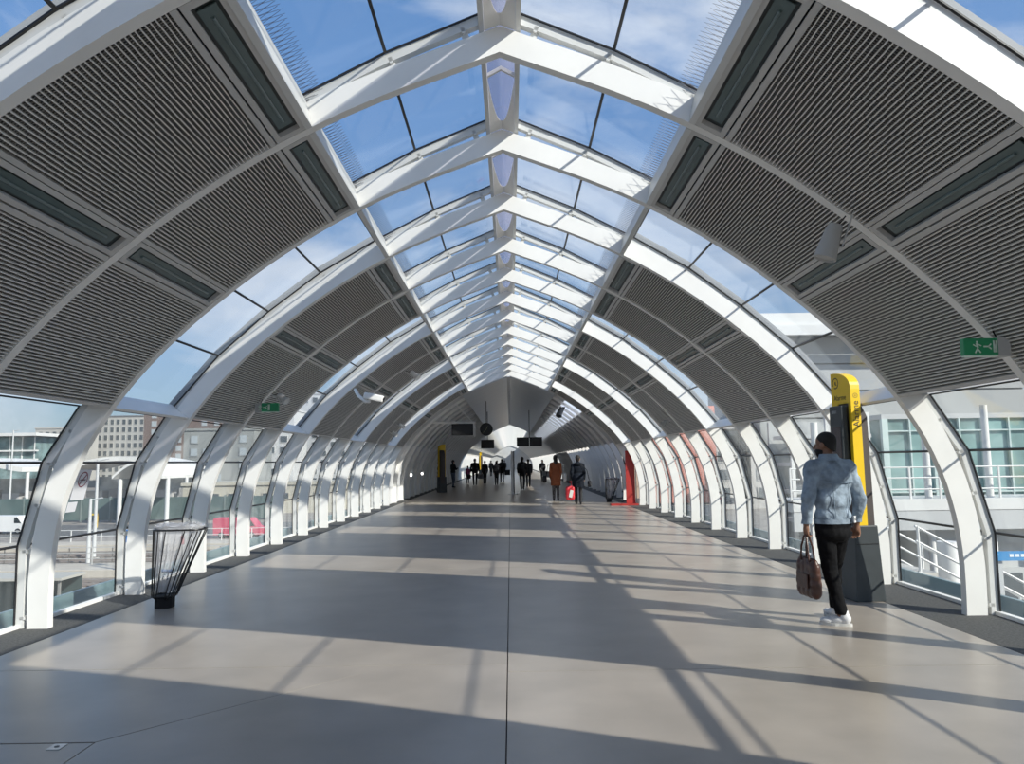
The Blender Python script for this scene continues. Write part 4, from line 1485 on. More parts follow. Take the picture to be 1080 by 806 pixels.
person('woman in a rust-orange coat with dark hair walking away', (1.82, 29.9, 0), 1.80, 0.05, RUST, mat('cloth_print', (0.12, 0.11, 0.11), 0.8, noise=0.8, scale=14), longhair=True, coat=0.30, stride=0.12, build=0.98)
soft_bag('shoulder_bag', 'black bag at the hip of the woman in rust-orange', 'bag', (1.38, 29.88, 0.86), (0.18, 0.32, 0.28), DK, [(0.06, 0, 0.1), (0.12, -0.1, 0.5), (0.16, 0, 0.6)])
soft_bag('tote_bag', 'white bag swinging beside the woman in rust-orange', 'bag', (2.18, 29.85, 0.92), (0.13, 0.28, 0.36), WHT, [(-0.02, 0, 0.15), (-0.06, -0.08, 0.45), (-0.1, 0, 0.58)])
person('person in a long navy coat carrying a red bag', (2.47, 27.25, 0), 1.76, -0.05, NAVY, DK, hood=True, coat=0.28, stride=0.14, build=1.08, longhair=False)
soft_bag('carrier_bag', 'bright red carrier bag with white print held low', 'bag', (2.16, 27.1, 0.42), (0.34, 0.14, 0.52), REDB, [(-0.03, 0, 0.22), (-0.02, 0, 0.42), (0.03, 0, 0.42), (0.05, 0, 0.22)], 0.0)
pr_ = MB().box((0.03, -0.078, -0.02), (0.12, 0.006, 0.26), Matrix.Rotation(0.25, 3, 'Y'))
obj('print', pr_.mesh('bag_print', WHT), [o for o in bpy.data.objects if o.name.startswith('carrier_bag') and o.parent is None][0])
soft_bag('crossbody_bag', 'small dark bag at the far hip of the person in navy', 'bag', (2.87, 27.2, 0.74), (0.14, 0.22, 0.24), DK, [(0, 0, 0.1), (-0.1, -0.1, 0.5), (-0.3, -0.12, 0.7)])
person('person in black half hidden behind the far alarm totem', (-3.98, 42.6, 0), 1.70, 1.6, DK, DK, stride=0.03)
person('person in a black jacket and jeans standing looking at a phone', (-3.57, 47.2, 0), 1.72, -0.9, DK, JEAN, stride=0.08, build=1.1, armL=((-0.24, 0.05, 1.18), (-0.12, 0.28, 1.25)), armR=((0.24, 0.05, 1.18), (0.12, 0.28, 1.25)))
person('child in a pink top walking beside a broad man', (-3.09, 55.0, 0), 1.30, 0.1, PINK, DK2, stride=0.14)
person('broad man in black carrying bags on both sides', (-2.40, 51.4, 0), 1.80, 0.0, DK, DK, stride=0.12, build=1.3)
soft_bag('holdall', 'grey holdall in the hand of the broad man in black', 'bag', (-2.02, 51.3, 0.62), (0.42, 0.22, 0.36), GREYC, [(-0.1, 0, 0.14), (-0.03, 0, 0.3), (0.06, 0, 0.3), (0.1, 0, 0.14)])
soft_bag('rucksack', 'dark plum bag in the other hand of the broad man', 'bag', (-2.78, 51.3, 0.60), (0.24, 0.2, 0.3), mat('cloth_plum', (0.05, 0.02, 0.03), 0.8), [(-0.05, 0, 0.12), (0.02, 0, 0.32), (0.06, 0, 0.12)])
person('slim person in a short black coat walking alone mid passage', (-1.83, 54.4, 0), 1.66, 0.0, DK, DK, coat=0.08, stride=0.1)
person('person with a grey backpack stepping forward in the passage', (-0.92, 50.7, 0), 1.62, 0.0, DK2, DK, stride=0.16)
soft_bag('backpack', 'grey backpack worn by the person stepping forward', 'backpack', (-0.92, 50.44, 1.18), (0.30, 0.18, 0.44), GREYC, [(-0.1, 0.08, 0.2), (-0.1, 0.16, 0.24), (-0.1, 0.14, -0.1)])
person('stooped person in black with a box under the arm', (-0.62, 57.5, 0), 1.78, 0.2, DK, DK, stride=0.14, build=1.1)
tb_ = thing('carried_box', 'dark box carried by the stooped person in black', 'box', (-0.22, 57.3, 0.74))
obj('carton', MB().box((0, 0, 0), (0.42, 0.3, 0.36)).mesh('carton', DK, bevel=0.01), tb_)
obj('lid', MB().box((0, 0, 0.19), (0.44, 0.32, 0.04)).mesh('carton_lid', DK2, bevel=0.008), tb_)
person('person in black with a bulky backpack standing by the white post', (0.68, 42.0, 0), 1.82, -0.15, DK, DK, stride=0.12, build=1.12)
soft_bag('backpack', 'bulky black backpack on the person by the white post', 'backpack', (0.62, 41.70, 1.28), (0.36, 0.24, 0.52), DK, [(-0.12, 0.1, 0.22), (-0.12, 0.2, 0.24), (-0.12, 0.18, -0.1)])
person('person in dark clothes close beside the one with a bulky backpack', (1.12, 46.5, 0), 1.70, 0.0, DK, DK, stride=0.1, build=1.1)
person('woman with long dark hair in grey pushing a trolley', (2.50, 58.5, 0), 1.68, 3.0, GREYC, DK2, longhair=True, stride=0.08)
person('person in black standing among the right arch feet', (5.65, 37.0, 0), 1.80, 0.6, DK, DK, stride=0.05)
person('distant passer-by in black coat at the end of the passage', (-2.1, 82.0, 0), 1.72, 0.0, DK, DK, stride=0.14, vox=0.022)
person('distant passer-by in charcoal mid way down the bright end', (-0.7, 90.0, 0), 1.74, 0.0, DK2, DK, stride=0.14, vox=0.022)
person('distant passer-by in jeans near the bright end', (-1.3, 74.0, 0), 1.70, 3.1, DK, JEAN, stride=0.14, vox=0.022)
# luggage trolley
tl = thing('luggage_trolley', 'pale luggage trolley pushed by the woman in grey', 'trolley', (2.95, 57.9, 0))
obj('basket', MB().prism([(-0.45, 0.35), (0.45, 0.30), (0.5, 0.75), (-0.5, 0.85)], -0.28, 0.28).mesh('trolley_basket', mat('trolley_grey', (0.35, 0.36, 0.37), 0.5), bevel=0.02), tl)
obj('push_bar', MB().tube([(-0.5, -0.25, 0.8), (-0.62, -0.25, 1.02), (-0.62, 0.25, 1.02), (-0.5, 0.25, 0.8)], 0.018, 8).mesh('push_bar', STEEL, smooth=True), tl)
for x in (-0.4, 0.4):
    for y in (-0.22, 0.22):
        obj('leg', MB().tube([(x, y, 0.36), (x, y, 0.08)], 0.018, 8).mesh('trolley_leg', STEEL), tl)
        obj('wheel', MB().tube([(x, y - 0.02, 0.065), (x, y + 0.02, 0.065)], 0.065, 14).mesh('trolley_wheel', BLACK), tl)
# ------------------------------------------------------------------ outside: ground, tracks and the town
GZ = -6.0
gm_ = mat('ballast_grey', (0.27, 0.245, 0.22), 0.95, noise=0.25, scale=0.6, bump=0.3, bscale=4)
structure('ground', MB().box((0, 300, GZ - 0.5), (1600, 1500, 1.0)).mesh('ground', gm_))
ASPH = mat('asphalt', (0.13, 0.13, 0.13), 0.9, noise=0.12, scale=0.4)
structure('road', MB().box((-70, 92, GZ + 0.03), (110, 16, 0.06)).mesh('road', ASPH))
PLAT = mat('platform_beige', (0.47, 0.43, 0.37), 0.85, noise=0.1, scale=0.5)
RAIL = mat('rail_steel', (0.34, 0.30, 0.28), 0.4, metal=0.3)
SLEEP = mat('sleeper_brown', (0.17, 0.14, 0.12), 0.9)
CONC = mat('concrete_pale', (0.52, 0.50, 0.46), 0.85, noise=0.08, scale=0.4)
OUTW = mat('outdoor_white', (0.70, 0.70, 0.68), 0.5)
# gutters running outside the foot of the glass
for nm, sg in (('trim_3', -1), ('trim_4', 1)):
    g = MB()
    g.prism([(sg * x, z) for x, z in ((4.90, -0.35), (5.75, -0.35), (5.75, -0.05), (5.70, -0.05), (5.70, -0.28), (4.90, -0.28))], -8, 116)
    structure(nm, g.mesh('gutter', mat('gutter_teal', (0.22, 0.30, 0.32), 0.35, noise=0.1, scale=0.8)))
# railway tracks and platforms running across under the footbridge, seen to the left
ORDT = ['nearest', 'second nearest', 'third nearest', 'farthest']
for i, y in enumerate((44.0, 49.0, 60.0, 64.5)):
    t = thing('railway_track', 'pair of steel rails on brown sleepers crossing below, %s track' % ORDT[i], 'railway track', (-60, y, GZ), 0, 'railway tracks below the footbridge')
    for dy in (-0.72, 0.72):
        obj('rail', MB().box((0, dy, 0.26), (110, 0.08, 0.16)).mesh('rail', RAIL), t)
    sl = MB()
    for j in range(150):
        sl.box((-54 + j * 0.72, 0, 0.09), (0.26, 2.5, 0.18))
    tag(obj('sleepers', sl.mesh('sleepers', SLEEP), t), kind='stuff')
for i, (y, w) in enumerate(((54.5, 3.8), (71.0, 3.4), (36.0, 5.0))):
    structure('ground_platform_%d' % (i + 1), MB().box((-58, y, GZ + 0.28), (106, w, 0.56)).mesh('platform', PLAT, bevel=0.04))


def railing(label, x0, x1, y, z, h=1.0, rails=3, m=OUTW, step=2.2, name='railing', along='x', x=0):
    t = thing(name, label, 'railing', (x0, y, z))
    n = max(1, int((x1 - x0) / step))
    for i in range(n + 1):
        obj('post', MB().box(((x1 - x0) * i / n, 0, h / 2), (0.07, 0.07, h)).mesh('railing_post', m), t)
    for j in range(rails):
        obj('rail', MB().tube([(0, 0, h * (j + 1) / rails), (x1 - x0, 0, h * (j + 1) / rails)], 0.03, 6).mesh('railing_rail', m), t)
    return t


railing('white platform railing beyond the second track', -58, -14, 55.6, GZ + 0.56, 1.2, 3, mat('rail_grey', (0.45, 0.45, 0.44), 0.5), 2.6)
railing('white railing on the farther platform by the road', -70, -16, 72.0, GZ + 0.56, 1.1, 2, OUTW, 2.8)
railing('thin dark fence between the two pairs of tracks', -60, -14, 58.25, GZ, 1.5, 4, mat('fence_dark', (0.16, 0.15, 0.14), 0.6), 1.6)
railing('low grey fence beside the nearest track', -50, -12, 41.5, GZ, 1.1, 3, mat('fence_grey', (0.36, 0.35, 0.33), 0.6), 1.8)
sh = thing('platform_shelter', 'dark glazed shelter on the near platform below', 'shelter', (-22.6, 35.6, GZ + 0.56))
obj('roof', MB().box((0, 0, 2.0), (4.6, 2.0, 0.12)).mesh('shelter_roof', mat('shelter_roof', (0.45, 0.44, 0.40), 0.7)), sh)
obj('wall', MB().box((0, 0.8, 0.97), (4.4, 0.1, 1.93)).mesh('shelter_wall', mat('shelter_dark', (0.06, 0.085, 0.085), 0.3)), sh)
for x in (-2.1, -0.7, 0.7, 2.1):
    obj('post', MB().box((x, -0.8, 0.97), (0.1, 0.1, 1.93)).mesh('shelter_post', mat('shelter_post', (0.25, 0.25, 0.24), 0.6)), sh)
bs = thing('platform_sign', 'small blue platform sign on a post', 'sign', (-27.0, 53.4, GZ + 0.56))
obj('plate', MB().box((0, 0, 2.2), (0.75, 0.06, 0.85)).mesh('blue_plate', mat('sign_blue', (0.03, 0.17, 0.50), 0.5)), bs)
obj('post', MB().box((0, 0.06, 0.9), (0.08, 0.08, 1.8)).mesh('sign_post', OUTW), bs)
# catenary / lamp poles
for i, (x, y, h, lab) in enumerate(((-34.0, 62.2, 8.2, 'pale lamp pole rising beside the no-smoking notice'), (-31.9, 57.6, 5.2, 'shorter pale pole rising from the tracks'), (-25.5, 51.5, 4.2, 'thin pole by the small blue platform sign'),
                                    (-78.0, 118.0, 13.5, 'tall pale pole before the glass pavilion'))):
    t = thing('pole', lab, 'pole', (x, y, GZ))
    obj('mast', MB().tube([(0, 0, 0), (0, 0, h)], [0.16, 0.10], 10).mesh('mast', mat('pole_grey', (0.55, 0.56, 0.56), 0.5), smooth=True), t)
    obj('base', MB().box((0, 0, 0.15), (0.6, 0.6, 0.3)).mesh('pole_base', CONC), t)
    obj('arm', MB().tube([(0, 0, h - 0.1), (0.9, 0, h + 0.05)], 0.05, 8).mesh('pole_arm', mat('pole_grey', (0, 0, 0))), t)
# dark green noise barrier with bays
bar = thing('noise_barrier', 'long dark green panel fence beyond the road', 'fence', (-92, 106, GZ))
for j in range(15):
    obj('panel', MB().box((2 + j * 4.0, 0, 1.75), (3.85, 0.14, 3.1)).mesh('barrier_panel', mat('barrier_green', (0.10, 0.145, 0.14), 0.55, noise=0.15, scale=0.6)), bar)
    obj('post', MB().box((j * 4.0, 0, 1.75), (0.18, 0.24, 3.5)).mesh('barrier_post', mat('barrier_post', (0.20, 0.24, 0.23), 0.5)), bar)


def vehicle(name, label, cat, loc, m, van=False):
    t = thing(name, label, cat, loc)
    if van:
        pr = [(-2.4, 0.35), (2.5, 0.35), (2.5, 1.0), (2.1, 1.25), (1.45, 2.05), (-2.35, 2.1), (-2.45, 1.9)]
        wins = [[(1.15, 1.25), (1.95, 1.25), (1.45, 1.9), (1.15, 1.9)]]
        wx = (-1.55, 1.6)
    else:
        pr = [(-2.1, 0.3), (2.15, 0.3), (2.2, 0.75), (1.2, 0.92), (0.55, 1.42), (-1.2, 1.45), (-1.9, 0.98), (-2.15, 0.9)]
        wins = [[(-0.2, 0.95), (1.0, 0.95), (0.5, 1.35), (-0.2, 1.37)], [(-1.6, 0.98), (-0.3, 0.95), (-0.3, 1.37), (-1.1, 1.37)]]
        wx = (-1.3, 1.35)
    obj('body', MB().prism(pr, -0.88, 0.88).mesh('vehicle_body', m, bevel=0.05), t)
    for w in wins:
        for sy in (-1, 1):
            obj('window', MB().prism(w, sy * 0.89 - 0.015, sy * 0.89 + 0.015).mesh('vehicle_window', mat('car_glass', (0.03, 0.04, 0.045), 0.15)), t)
    for x in wx:
        for sy in (-0.8, 0.8):
            wo = obj('wheel', MB().tube([(x, sy - 0.1, 0.33), (x, sy + 0.1, 0.33)], 0.33, 18).mesh('tyre', BLACK), t)
            obj('hub', MB().tube([(x, sy * 1.13 - 0.02, 0.33), (x, sy * 1.13 + 0.02, 0.33)], 0.18, 14).mesh('hub', STEEL), wo)
    return t


vehicle('car', 'silver hatchback parked in front of the green panel fence', 'car', (-62.4, 97.0, GZ + 0.06), mat('car_silver', (0.42, 0.43, 0.44), 0.3, metal=0.3))
vehicle('van', 'white delivery van on the road nearer than the silver hatchback', 'van', (-58.2, 88.2, GZ + 0.06), mat('van_white', (0.75, 0.75, 0.74), 0.35), True)
yb = thing('trolley_stand', 'small yellow frame standing before the green panel fence', 'stand', (-52.5, 95.5, GZ + 0.06))
for x in (-0.5, 0.5):
    obj('leg', MB().box((x, 0, 0.8), (0.14, 0.14, 1.6)).mesh('stand_leg', YELLOW), yb)
obj('bar', MB().box((0, 0, 1.6), (1.14, 0.14, 0.2)).mesh('stand_bar', YELLOW), yb)


def building(name, label, loc, w, d, h, wall, win, cols, rows, ww, wh, x_in=1.0, z0=1.2, roof=None, rotz=0.0, floors_h=None, trimcol=None, cat='building', skip=0.0):
    """a block with individually built windows on the face towards the footbridge"""
    t = thing(name, label, cat, loc, rotz)
    obj('wall', MB().box((0, d / 2, h / 2), (w, d, h)).mesh('building_wall', wall), t)
    obj('roof', MB().box((0, d / 2, h + 0.25), (w + 0.5, d + 0.5, 0.5)).mesh('building_roof', roof or wall), t)
    fm = MB().box((0, -0.06, 0), (ww + 0.3, 0.12, wh + 0.3)).mesh('window_surround', trimcol or wall)
    pm = MB().box((0, -0.10, 0), (ww, 0.08, wh)).mesh('window_glass', win)
    rnd = random.Random(hash(label) % 1000 if False else len(label))
    for r in range(rows):
        for c in range(cols):
            if rnd.random() < skip:
                continue
            x = -w / 2 + x_in + (w - 2 * x_in) * (c + 0.5) / cols
            z = z0 + (h - z0 - 0.5) * (r + 0.5) / rows
            f = obj('window', fm, t, (x, 0, z))
            obj('pane', pm, f)
    return t


WG = mat('far_window_dark', (0.10, 0.115, 0.125), 0.2)
WGL = mat('far_window_light', (0.42, 0.46, 0.48), 0.2)
APT = mat('apartment_pale', (0.46, 0.45, 0.425), 0.85, noise=0.05, scale=0.2)
BRN = mat('block_brown', (0.20, 0.155, 0.14), 0.85, noise=0.12, scale=0.15)
building('apartment_block', 'pale grey apartment block with rows of tall windows', (-152, 300, GZ), 28, 14, 27.5, APT, WG, 11, 8, 1.25, 1.9, 1.0, 2.0, mat('roof_dark', (0.2, 0.2, 0.21), 0.8))
building('apartment_block', 'lower pale apartment wing in front of the tall-windowed block', (-168.5, 280, GZ), 17, 12, 22.0, APT, WG, 6, 7, 1.3, 1.6, 0.8, 2.0)
building('brick_block', 'brown brick housing block with small white windows', (-106, 260, GZ), 42, 16, 27, BRN, WGL, 9, 9, 1.7, 1.7, 1.5, 1.0, mat('roof_brown', (0.17, 0.13, 0.12), 0.8), 0, None, mat('surround_grey', (0.36, 0.33, 0.32), 0.8), skip=0.12)
building('white_block', 'white stepped housing block past the brown brick one', (-72, 215, GZ), 20, 14, 23, mat('block_white', (0.60, 0.60, 0.59), 0.8), WG, 5, 7, 2.0, 1.7, 1.0, 1.0, skip=0.15)
building('grey_block', 'mid grey slab block behind the low beige depot', (-62, 160, GZ), 15, 12, 15, mat('block_grey', (0.30, 0.31, 0.30), 0.85), WGL, 5, 5, 1.4, 1.5, 1.0, 1.0, skip=0.2)
building('white_tower', 'pale tower glimpsed through the far left panes', (-58, 240, GZ), 26, 14, 30, mat('tower_pale', (0.55, 0.56, 0.57), 0.8), WG, 8, 10, 1.5, 1.6, 1.0, 1.0, skip=0.1)
building('depot', 'low beige depot with a row of small dark windows', (-40, 120, GZ), 24, 10, 4.4, mat('depot_beige', (0.52, 0.49, 0.41), 0.85), WG, 8, 1, 1.3, 0.9, 1.0, 1.4)
building('depot', 'far beige shed with a row of dark openings beyond the fence end', (-20, 138, GZ), 20, 12, 5.0, mat('shed_beige', (0.48, 0.46, 0.41), 0.85), WG, 6, 1, 1.4, 1.0, 1.0, 1.6)
vehicle('van', 'red and pink van standing below the left windows', 'van', (-28.6, 80.0, GZ + 0.02), mat('van_red', (0.55, 0.06, 0.12), 0.4), True)
# glass pavilion with flat white roof
pv = thing('glass_pavilion', 'glazed pavilion under a thin flat white roof', 'building', (-122, 180, GZ))
obj('roof', MB().box((0, 0, 15.3), (27, 16, 0.7)).mesh('pavilion_roof', OUTW), pv)
obj('body', MB().box((0, 1, 7.4), (23, 12, 14.8)).mesh('pavilion_body', mat('pavilion_glass', (0.17, 0.24, 0.24), 0.15, noise=0.5, scale=0.5)), pv)
for j in range(9):
    obj('mullion', MB().box((-11.5 + j * 2.87, -5.1, 12), (0.18, 0.2, 6)).mesh('pavilion_mullion', OUTW), pv)
for z in (9.6, 11.6):
    obj('deck', MB().box((0, -5.4, z), (24.5, 1.2, 0.35)).mesh('pavilion_deck', OUTW), pv)
# wavy white station canopies
CAN = mat('canopy_white', (0.74, 0.73, 0.70), 0.6)
for i, (x, y, lab) in enumerate(((-88, 126, 'wavy white station canopy below the glass pavilion'), (-66, 134, 'wavy white station canopy behind the no-smoking notice'), (-48, 104, 'small white arched canopy before the brown brick block'))):
    t = thing('station_canopy', lab, 'canopy', (x, y, GZ), 0, 'white station canopies')
    W = 11.0 if i < 2 else 3.2
    inn, oo = [], []
    for j in range(25):
        u = -1 + 2 * j / 24
        z = 7.0 + 1.6 * math.cos(u * math.pi / 2) ** 1.3 if i < 2 else 6.0 + 1.9 * math.cos(u * math.pi / 2)
        inn.append((u * W, z))
        oo.append((u * W, z + (0.75 if i < 2 else 0.35)))
    obj('shell', MB().strip(inn, oo, -7, 7).mesh('canopy_shell', CAN, smooth=True), t)
    for u in (-0.97, 0.97):
        obj('post', MB().tube([(u * W, -5, 0), (u * W, -5, 7.3 if i < 2 else 6.1)], 0.28, 10).mesh('canopy_post', OUTW, smooth=True), t)
    if i < 2:
        obj('back_wall', MB().box((0, 6, 3.0), (W * 1.9, 0.3, 5.6)).mesh('canopy_wall', mat('station_grey', (0.55, 0.56, 0.55), 0.7, noise=0.3, scale=0.5)), t)
        for j in range(5):
            obj('kiosk', MB().box((-W * 0.75 + j * W * 0.375, 2.0, 2.0), (W * 0.26, 2.0, 2.8 + (j * 7 % 3) * 0.6)).mesh('kiosk', mat('kiosk_grey_%d' % (j % 3), ((0.5, 0.33, 0.42)[j % 3],) * 3, 0.7)), t)

# ------------------------------------------------------------------ outside, right: white stair tower, glass hall, red block
RX = mat('glass_block_teal', (0.24, 0.37, 0.36), 0.12, noise=0.45, scale=0.5)
PALEG = mat('pale_wall', (0.50, 0.51, 0.51), 0.7, noise=0.05, scale=0.5)
hl = thing('glass_hall', 'teal glass hall behind the white balcony', 'building', (13.6, 24.6, GZ))
obj('body', MB().box((1.3, 2.5, 4.4), (5.0, 4.6, 8.8)).mesh('hall_body', RX), hl)
for j in range(7):
    obj('mullion', MB().box((-1.2 + j * 0.82, 0.16, 4.4), (0.05 if j % 2 else 0.20, 0.14, 8.8)).mesh('hall_mullion', mat('mullion_pale', (0.52, 0.62, 0.60), 0.4)), hl)
for z in (6.4, 8.4):
    obj('transom', MB().box((1.3, 0.15, z), (5.0, 0.1, 0.045)).mesh('hall_transom', mat('mullion_pale', (0, 0, 0))), hl)
obj('coping', MB().box((1.3, 2.5, 8.88), (5.2, 4.8, 0.16)).mesh('hall_coping', PALEG), hl)
bk_ = thing('balcony', 'white balcony deck with slim columns outside the right windows', 'balcony', (12.0, 22.0, GZ))
obj('deck', MB().box((0.4, 0.6, 6.18), (8.6, 1.9, 0.34)).mesh('balcony_deck', OUTW), bk_)
obj('fascia', MB().box((0.4, -0.30, 5.75), (8.6, 0.1, 0.55)).mesh('balcony_fascia', PALEG), bk_)
for x in (-3.0, -1.55, 0.25, 2.05, 3.9):
    obj('column', MB().tube([(x, 0.1, 0), (x, 0.1, 9.05 if x in (0.25, 2.05) else 8.6)], 0.10, 10).mesh('balcony_column', OUTW, smooth=True), bk_)
for z in (6.62, 6.95, 7.25):
    obj('rail', MB().tube([(-3.9, -0.25, z), (4.7, -0.25, z)], 0.025, 6).mesh('balcony_rail', OUTW), bk_)
for j in range(11):
    obj('baluster', MB().box((-3.9 + j * 0.86, -0.25, 6.8), (0.05, 0.05, 0.95)).mesh('balcony_post', OUTW), bk_)
# louvred stair tower behind the alarm totem
stt = thing('stair_tower', 'white open stair tower with stacked landings beyond the yellow totem', 'stair tower', (10.3, 24.3, GZ))
for j in range(9):
    obj('landing', MB().box((0, 0.5, 1.2 + j * 0.88), (2.6, 1.6, 0.12)).mesh('tower_landing', PALEG), stt)
for x in (-1.25, -0.1, 1.2):
    obj('column', MB().box((x, -0.25, 4.5), (0.12, 0.12, 9.0)).mesh('tower_column', OUTW), stt)
for j in range(8):
    obj('flight', MB().box((0, 0.4, 1.65 + j * 0.88), (2.4, 0.9, 0.10), Matrix.Rotation(0.33 * (1 if j % 2 else -1), 3, 'Y')).mesh('stair_flight', mat('flight_grey', (0.38, 0.39, 0.39), 0.7)), stt)
obj('back_wall', MB().box((0, 1.6, 4.4), (2.7, 0.15, 8.8)).mesh('tower_back', mat('tower_back', (0.42, 0.43, 0.43), 0.7)), stt)
# lower box building and pier under the balcony
lw_ = building('service_block', 'pale boxy block with square windows under the white balcony', (14.6, 22.6, GZ), 4.8, 1.8, 5.0, PALEG, WG, 3, 2, 0.9, 0.9, 0.4, 1.2)
# access stairs with railings
asx = thing('access_stairs', 'white outdoor stairs with tube railings descending outside the right windows', 'stairs', (8.2, 16.5, 0))
for j in range(18):
    obj('step', MB().box((0.35 + j * 0.30, 0, -0.85 - j * 0.165), (0.32, 1.9, 0.12)).mesh('step', CONC), asx)
for sy in (-0.95, 0.95):
    obj('stringer', MB().prism([(0.1, -1.25), (5.6, -4.2), (5.6, -3.75), (0.1, -0.75)], sy - 0.05, sy + 0.05).mesh('stringer', OUTW), asx)
    for h in (0.35, 0.65, 0.95):
        obj('rail', MB().tube([(0.1, sy, -0.8 + h), (5.6, sy, -3.8 + h)], 0.026, 6).mesh('stair_rail', OUTW), asx)
    for j in range(6):
        obj('post', MB().tube([(0.15 + j * 1.08, sy, -0.85 - j * 0.59), (0.15 + j * 1.08, sy, 0.15 - j * 0.59)], 0.03, 6).mesh('stair_post', OUTW), asx)
obj('pier', MB().tube([(1.4, 0.2, -6.0), (1.4, 0.2, -0.3)], 0.22, 14).mesh('stair_pier', OUTW, smooth=True), asx)
obj('landing', MB().box((-0.9, 0, -0.85), (2.1, 1.9, 0.2)).mesh('stair_landing', CONC), asx)
ra2 = thing('access_ramp', 'curving white ramp with triple tube railing at the right picture edge', 'ramp', (7.2, 10.4, 0))
obj('deck', MB().prism([(0.1, -1.30), (5.2, -1.95), (5.2, -2.2), (0.1, -1.6)], -0.2, 2.2).mesh('ramp_deck', OUTW), ra2)
for h in (0.28, 0.52, 0.76):
    obj('rail', MB().tube([(0.1, -0.1, -1.3 + h), (1.0, -0.1, -1.35 + h), (5.2, -0.1, -1.95 + h)], 0.022, 6).mesh('ramp_rail', OUTW), ra2)
for j in range(5):
    obj('post', MB().tube([(0.15 + j * 1.2, -0.1, -1.35 - 0.15 * j), (0.15 + j * 1.2, -0.1, -0.52 - 0.15 * j)], 0.026, 6).mesh('ramp_post', OUTW), ra2)
obj('pier', MB().box((2.4, 1.0, -3.9), (0.5, 0.5, 4.2)).mesh('ramp_pier', CONC), ra2)
bsg = thing('direction_sign', 'blue overhead direction sign with white lettering by the ramp', 'sign', (9.75, 14.2, -0.30))
obj('plate', MB().box((0, 0, 0), (1.5, 0.06, 0.17)).mesh('blue_sign', mat('sign_sky_blue', (0.05, 0.25, 0.52), 0.5)), bsg)
ltr = MB()
for j in range(9):
    ltr.box((-0.42 + j * 0.105 + (0.05 if j > 4 else 0), -0.033, 0.01), (0.075, 0.003, 0.055))
obj('lettering', ltr.mesh('sign_lettering', mat('sign_letter', (0.7, 0.76, 0.8), 0.5)), bsg)
for x in (-0.6, 0.6):
    obj('post', MB().box((x, 0.06, -2.9), (0.08, 0.06, 5.6)).mesh('blue_sign_post', PALEG), bsg)
# big station roof beside the footbridge
rf = thing('station_roof', 'grey station roof with white edge beam seen through the right vault glass', 'building', (13.2, 27.5, GZ))
obj('roof', MB().prism([(-4.6, 12.3), (6, 12.3), (6, 12.75), (-4.6, 12.75)], -1.0, 7).mesh('roof_slab', OUTW), rf)
obj('edge_beam', MB().box((0.7, -1.1, 12.1), (10.6, 0.2, 0.35)).mesh('edge_beam', OUTW), rf)
obj('wall', MB().box((0.9, 3.5, 10.2), (9.8, 7, 4.2)).mesh('station_wall', mat('station_wall', (0.30, 0.31, 0.31), 0.7, noise=0.05, scale=0.4)), rf)
for j in range(4):
    obj('panel', MB().box((0.9, -0.06, 8.5 + j * 1.0), (9.8, 0.08, 0.94)).mesh('cladding_panel', mat('cladding_grey', (0.36, 0.37, 0.37), 0.6)), rf)
for x in (-3.6, 5.4):
    obj('column', MB().box((x, 3.5, 4.0), (0.5, 0.5, 8.1)).mesh('station_column', CONC), rf)
red = thing('red_block', 'salmon red clad wall close outside the far right windows', 'building', (6.35, 27.2, GZ))
SALM = mat('salmon_red', (0.66, 0.27, 0.21), 0.6, noise=0.06, scale=0.6)
obj('wall', MB().box((0.0, 0.3, 7.75), (2.3, 0.4, 3.5)).mesh('red_wall', SALM), red)
obj('base', MB().box((0.0, 0.3, 2.95), (2.3, 0.4, 5.9)).mesh('red_base', PALEG), red)
for j in range(3):
    obj('panel', MB().box((-0.765 + j * 0.765, 0.06, 7.72), (0.745, 0.08, 3.4)).mesh('red_panel', SALM), red)


def crane(label, loc, jib_dir, h):
    t = thing('tower_crane', label, 'crane', loc)
    cm = mat('crane_red', (0.30, 0.12, 0.13), 0.6)

    def lattice(p0, p1, w):
        p0, p1 = V(p0), V(p1)
        b = MB()
        ax = (p1 - p0).normalized()
        s1 = ax.cross(V((0, 1, 0.01))).normalized() * w
        s2 = ax.cross(s1).normalized() * w
        cs_ = [s1 + s2, s1 - s2, -s1 - s2, -s1 + s2]
        for c in cs_:
            b.tube([p0 + c, p1 + c], w * 0.2, 5)
        n = max(3, int((p1 - p0).length / (w * 3)))
        for i in range(n):
            a, e = p0 + (p1 - p0) * i / n, p0 + (p1 - p0) * (i + 1) / n
            for q in range(4):
                b.tube([a + cs_[q], e + cs_[(q + 1) % 4]], w * 0.12, 4)
        return b
    obj('mast', lattice((0, 0, 0), (0, 0, h), 0.8).mesh('crane_mast', mat('crane_pale', (0.5, 0.48, 0.48), 0.6)), t)
    obj('jib', lattice((0, 0, h), (jib_dir * 30, 0, h + 0.6), 0.6).mesh('crane_jib', cm), t)
    obj('counter_jib', lattice((0, 0, h), (-jib_dir * 9, 0, h), 0.6).mesh('crane_counter_jib', cm), t)
    obj('counterweight', MB().box((-jib_dir * 8.5, 0, h - 0.9), (2.6, 1.6, 2.2)).mesh('counterweight', mat('crane_dark', (0.12, 0.10, 0.11), 0.7)), t)
    obj('cab', MB().box((jib_dir * 1.6, 0, h - 1.2), (1.8, 1.6, 1.8)).mesh('crane_cab', cm), t)


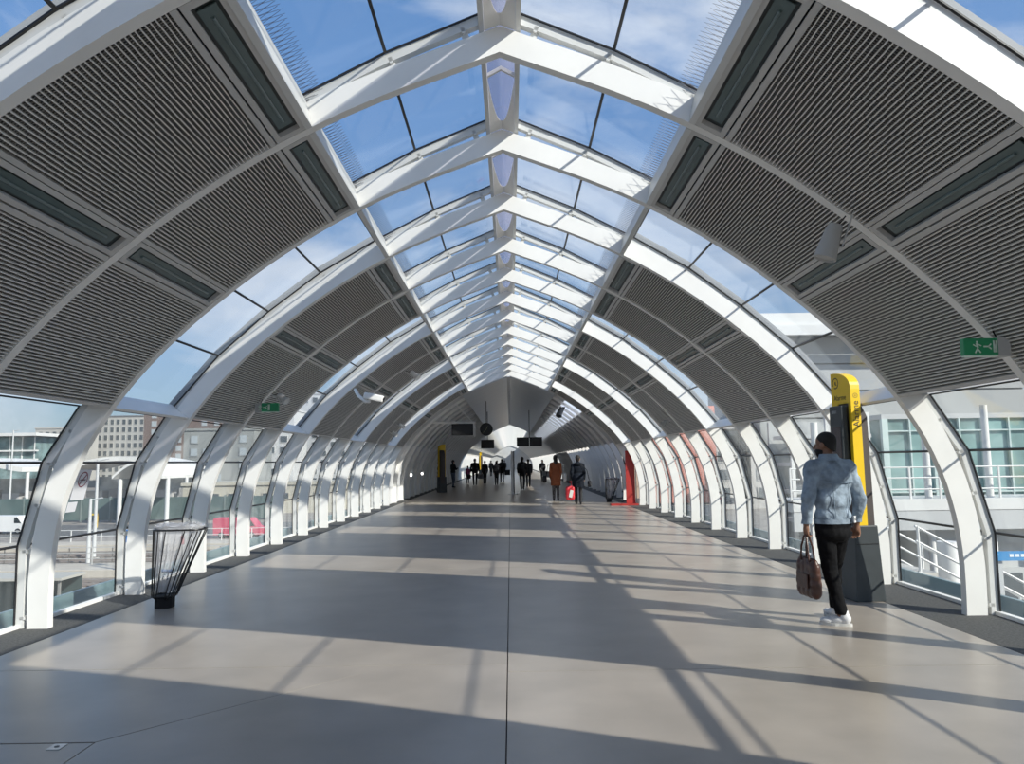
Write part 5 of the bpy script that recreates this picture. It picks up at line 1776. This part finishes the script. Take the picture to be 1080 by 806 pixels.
crane('red tower crane with long level jib over the teal glass hall', (112, 175, GZ), 1, 21.5)
crane('red tower crane at the left of the pair on the skyline', (102, 178, GZ), -1, 22.0)
# pointed evergreens behind the stair tower
LEAF = mat('conifer_leaf', (0.045, 0.085, 0.05), 0.8, noise=0.35, scale=3)
BARK = mat('conifer_bark', (0.10, 0.07, 0.05), 0.9)


def conifer(label, loc, h, r):
    t = thing('conifer', label, 'tree', loc, random.random() * 6)
    obj('trunk', MB().tube([(0, 0, 0), (0, 0, h * 0.96)], [0.28, 0.03], 8).mesh('conifer_trunk', BARK), t)
    b = MB()
    rnd = random.Random(int(h * 100))
    for i in range(900):
        u = rnd.random() ** 0.8
        z = h * (0.12 + 0.87 * u)
        rr = r * (1 - u) ** 0.85 * rnd.uniform(0.55, 1.05) + 0.05
        w = rnd.random() * 2 * math.pi
        p = V((rr * math.cos(w), rr * math.sin(w), z - 0.18 * rr))
        q = V((0.3 * rr * math.cos(w), 0.3 * rr * math.sin(w), z + 0.1 * rr))
        s = V((-math.sin(w), math.cos(w), 0)) * (0.1 + 0.22 * rr)
        b.add([q, p + s, p + V((0.15 * math.cos(w), 0.15 * math.sin(w), -0.25)), p - s], [(0, 1, 2, 3)])
    tag(obj('foliage', b.mesh('conifer_foliage', LEAF), t), kind='stuff')


conifer('tall dark conifer rising behind the stair tower', (29.6, 60, GZ), 11.6, 2.2)
conifer('shorter conifer just left of the tall dark one', (24.2, 62, GZ), 10.2, 1.7)
building('office_block', 'long pale office block on the skyline beyond the right deck', (120, 210, GZ), 90, 16, 12.0, mat('office_pale', (0.52, 0.53, 0.52), 0.8), WG, 20, 3, 2.2, 1.8, 1.0, 1.0)
building('office_block', 'green-grey office block behind the stair tower', (70, 122, GZ), 40, 12, 11.0, mat('office_green', (0.33, 0.38, 0.36), 0.7), WGL, 12, 4, 1.8, 1.5, 1.0, 1.0)
building('office_block', 'pale office block beyond the red clad block', (34, 115, GZ), 26, 12, 12.5, mat('office_warm', (0.5, 0.48, 0.45), 0.8), WG, 8, 4, 1.6, 1.5, 1.0, 1.0)
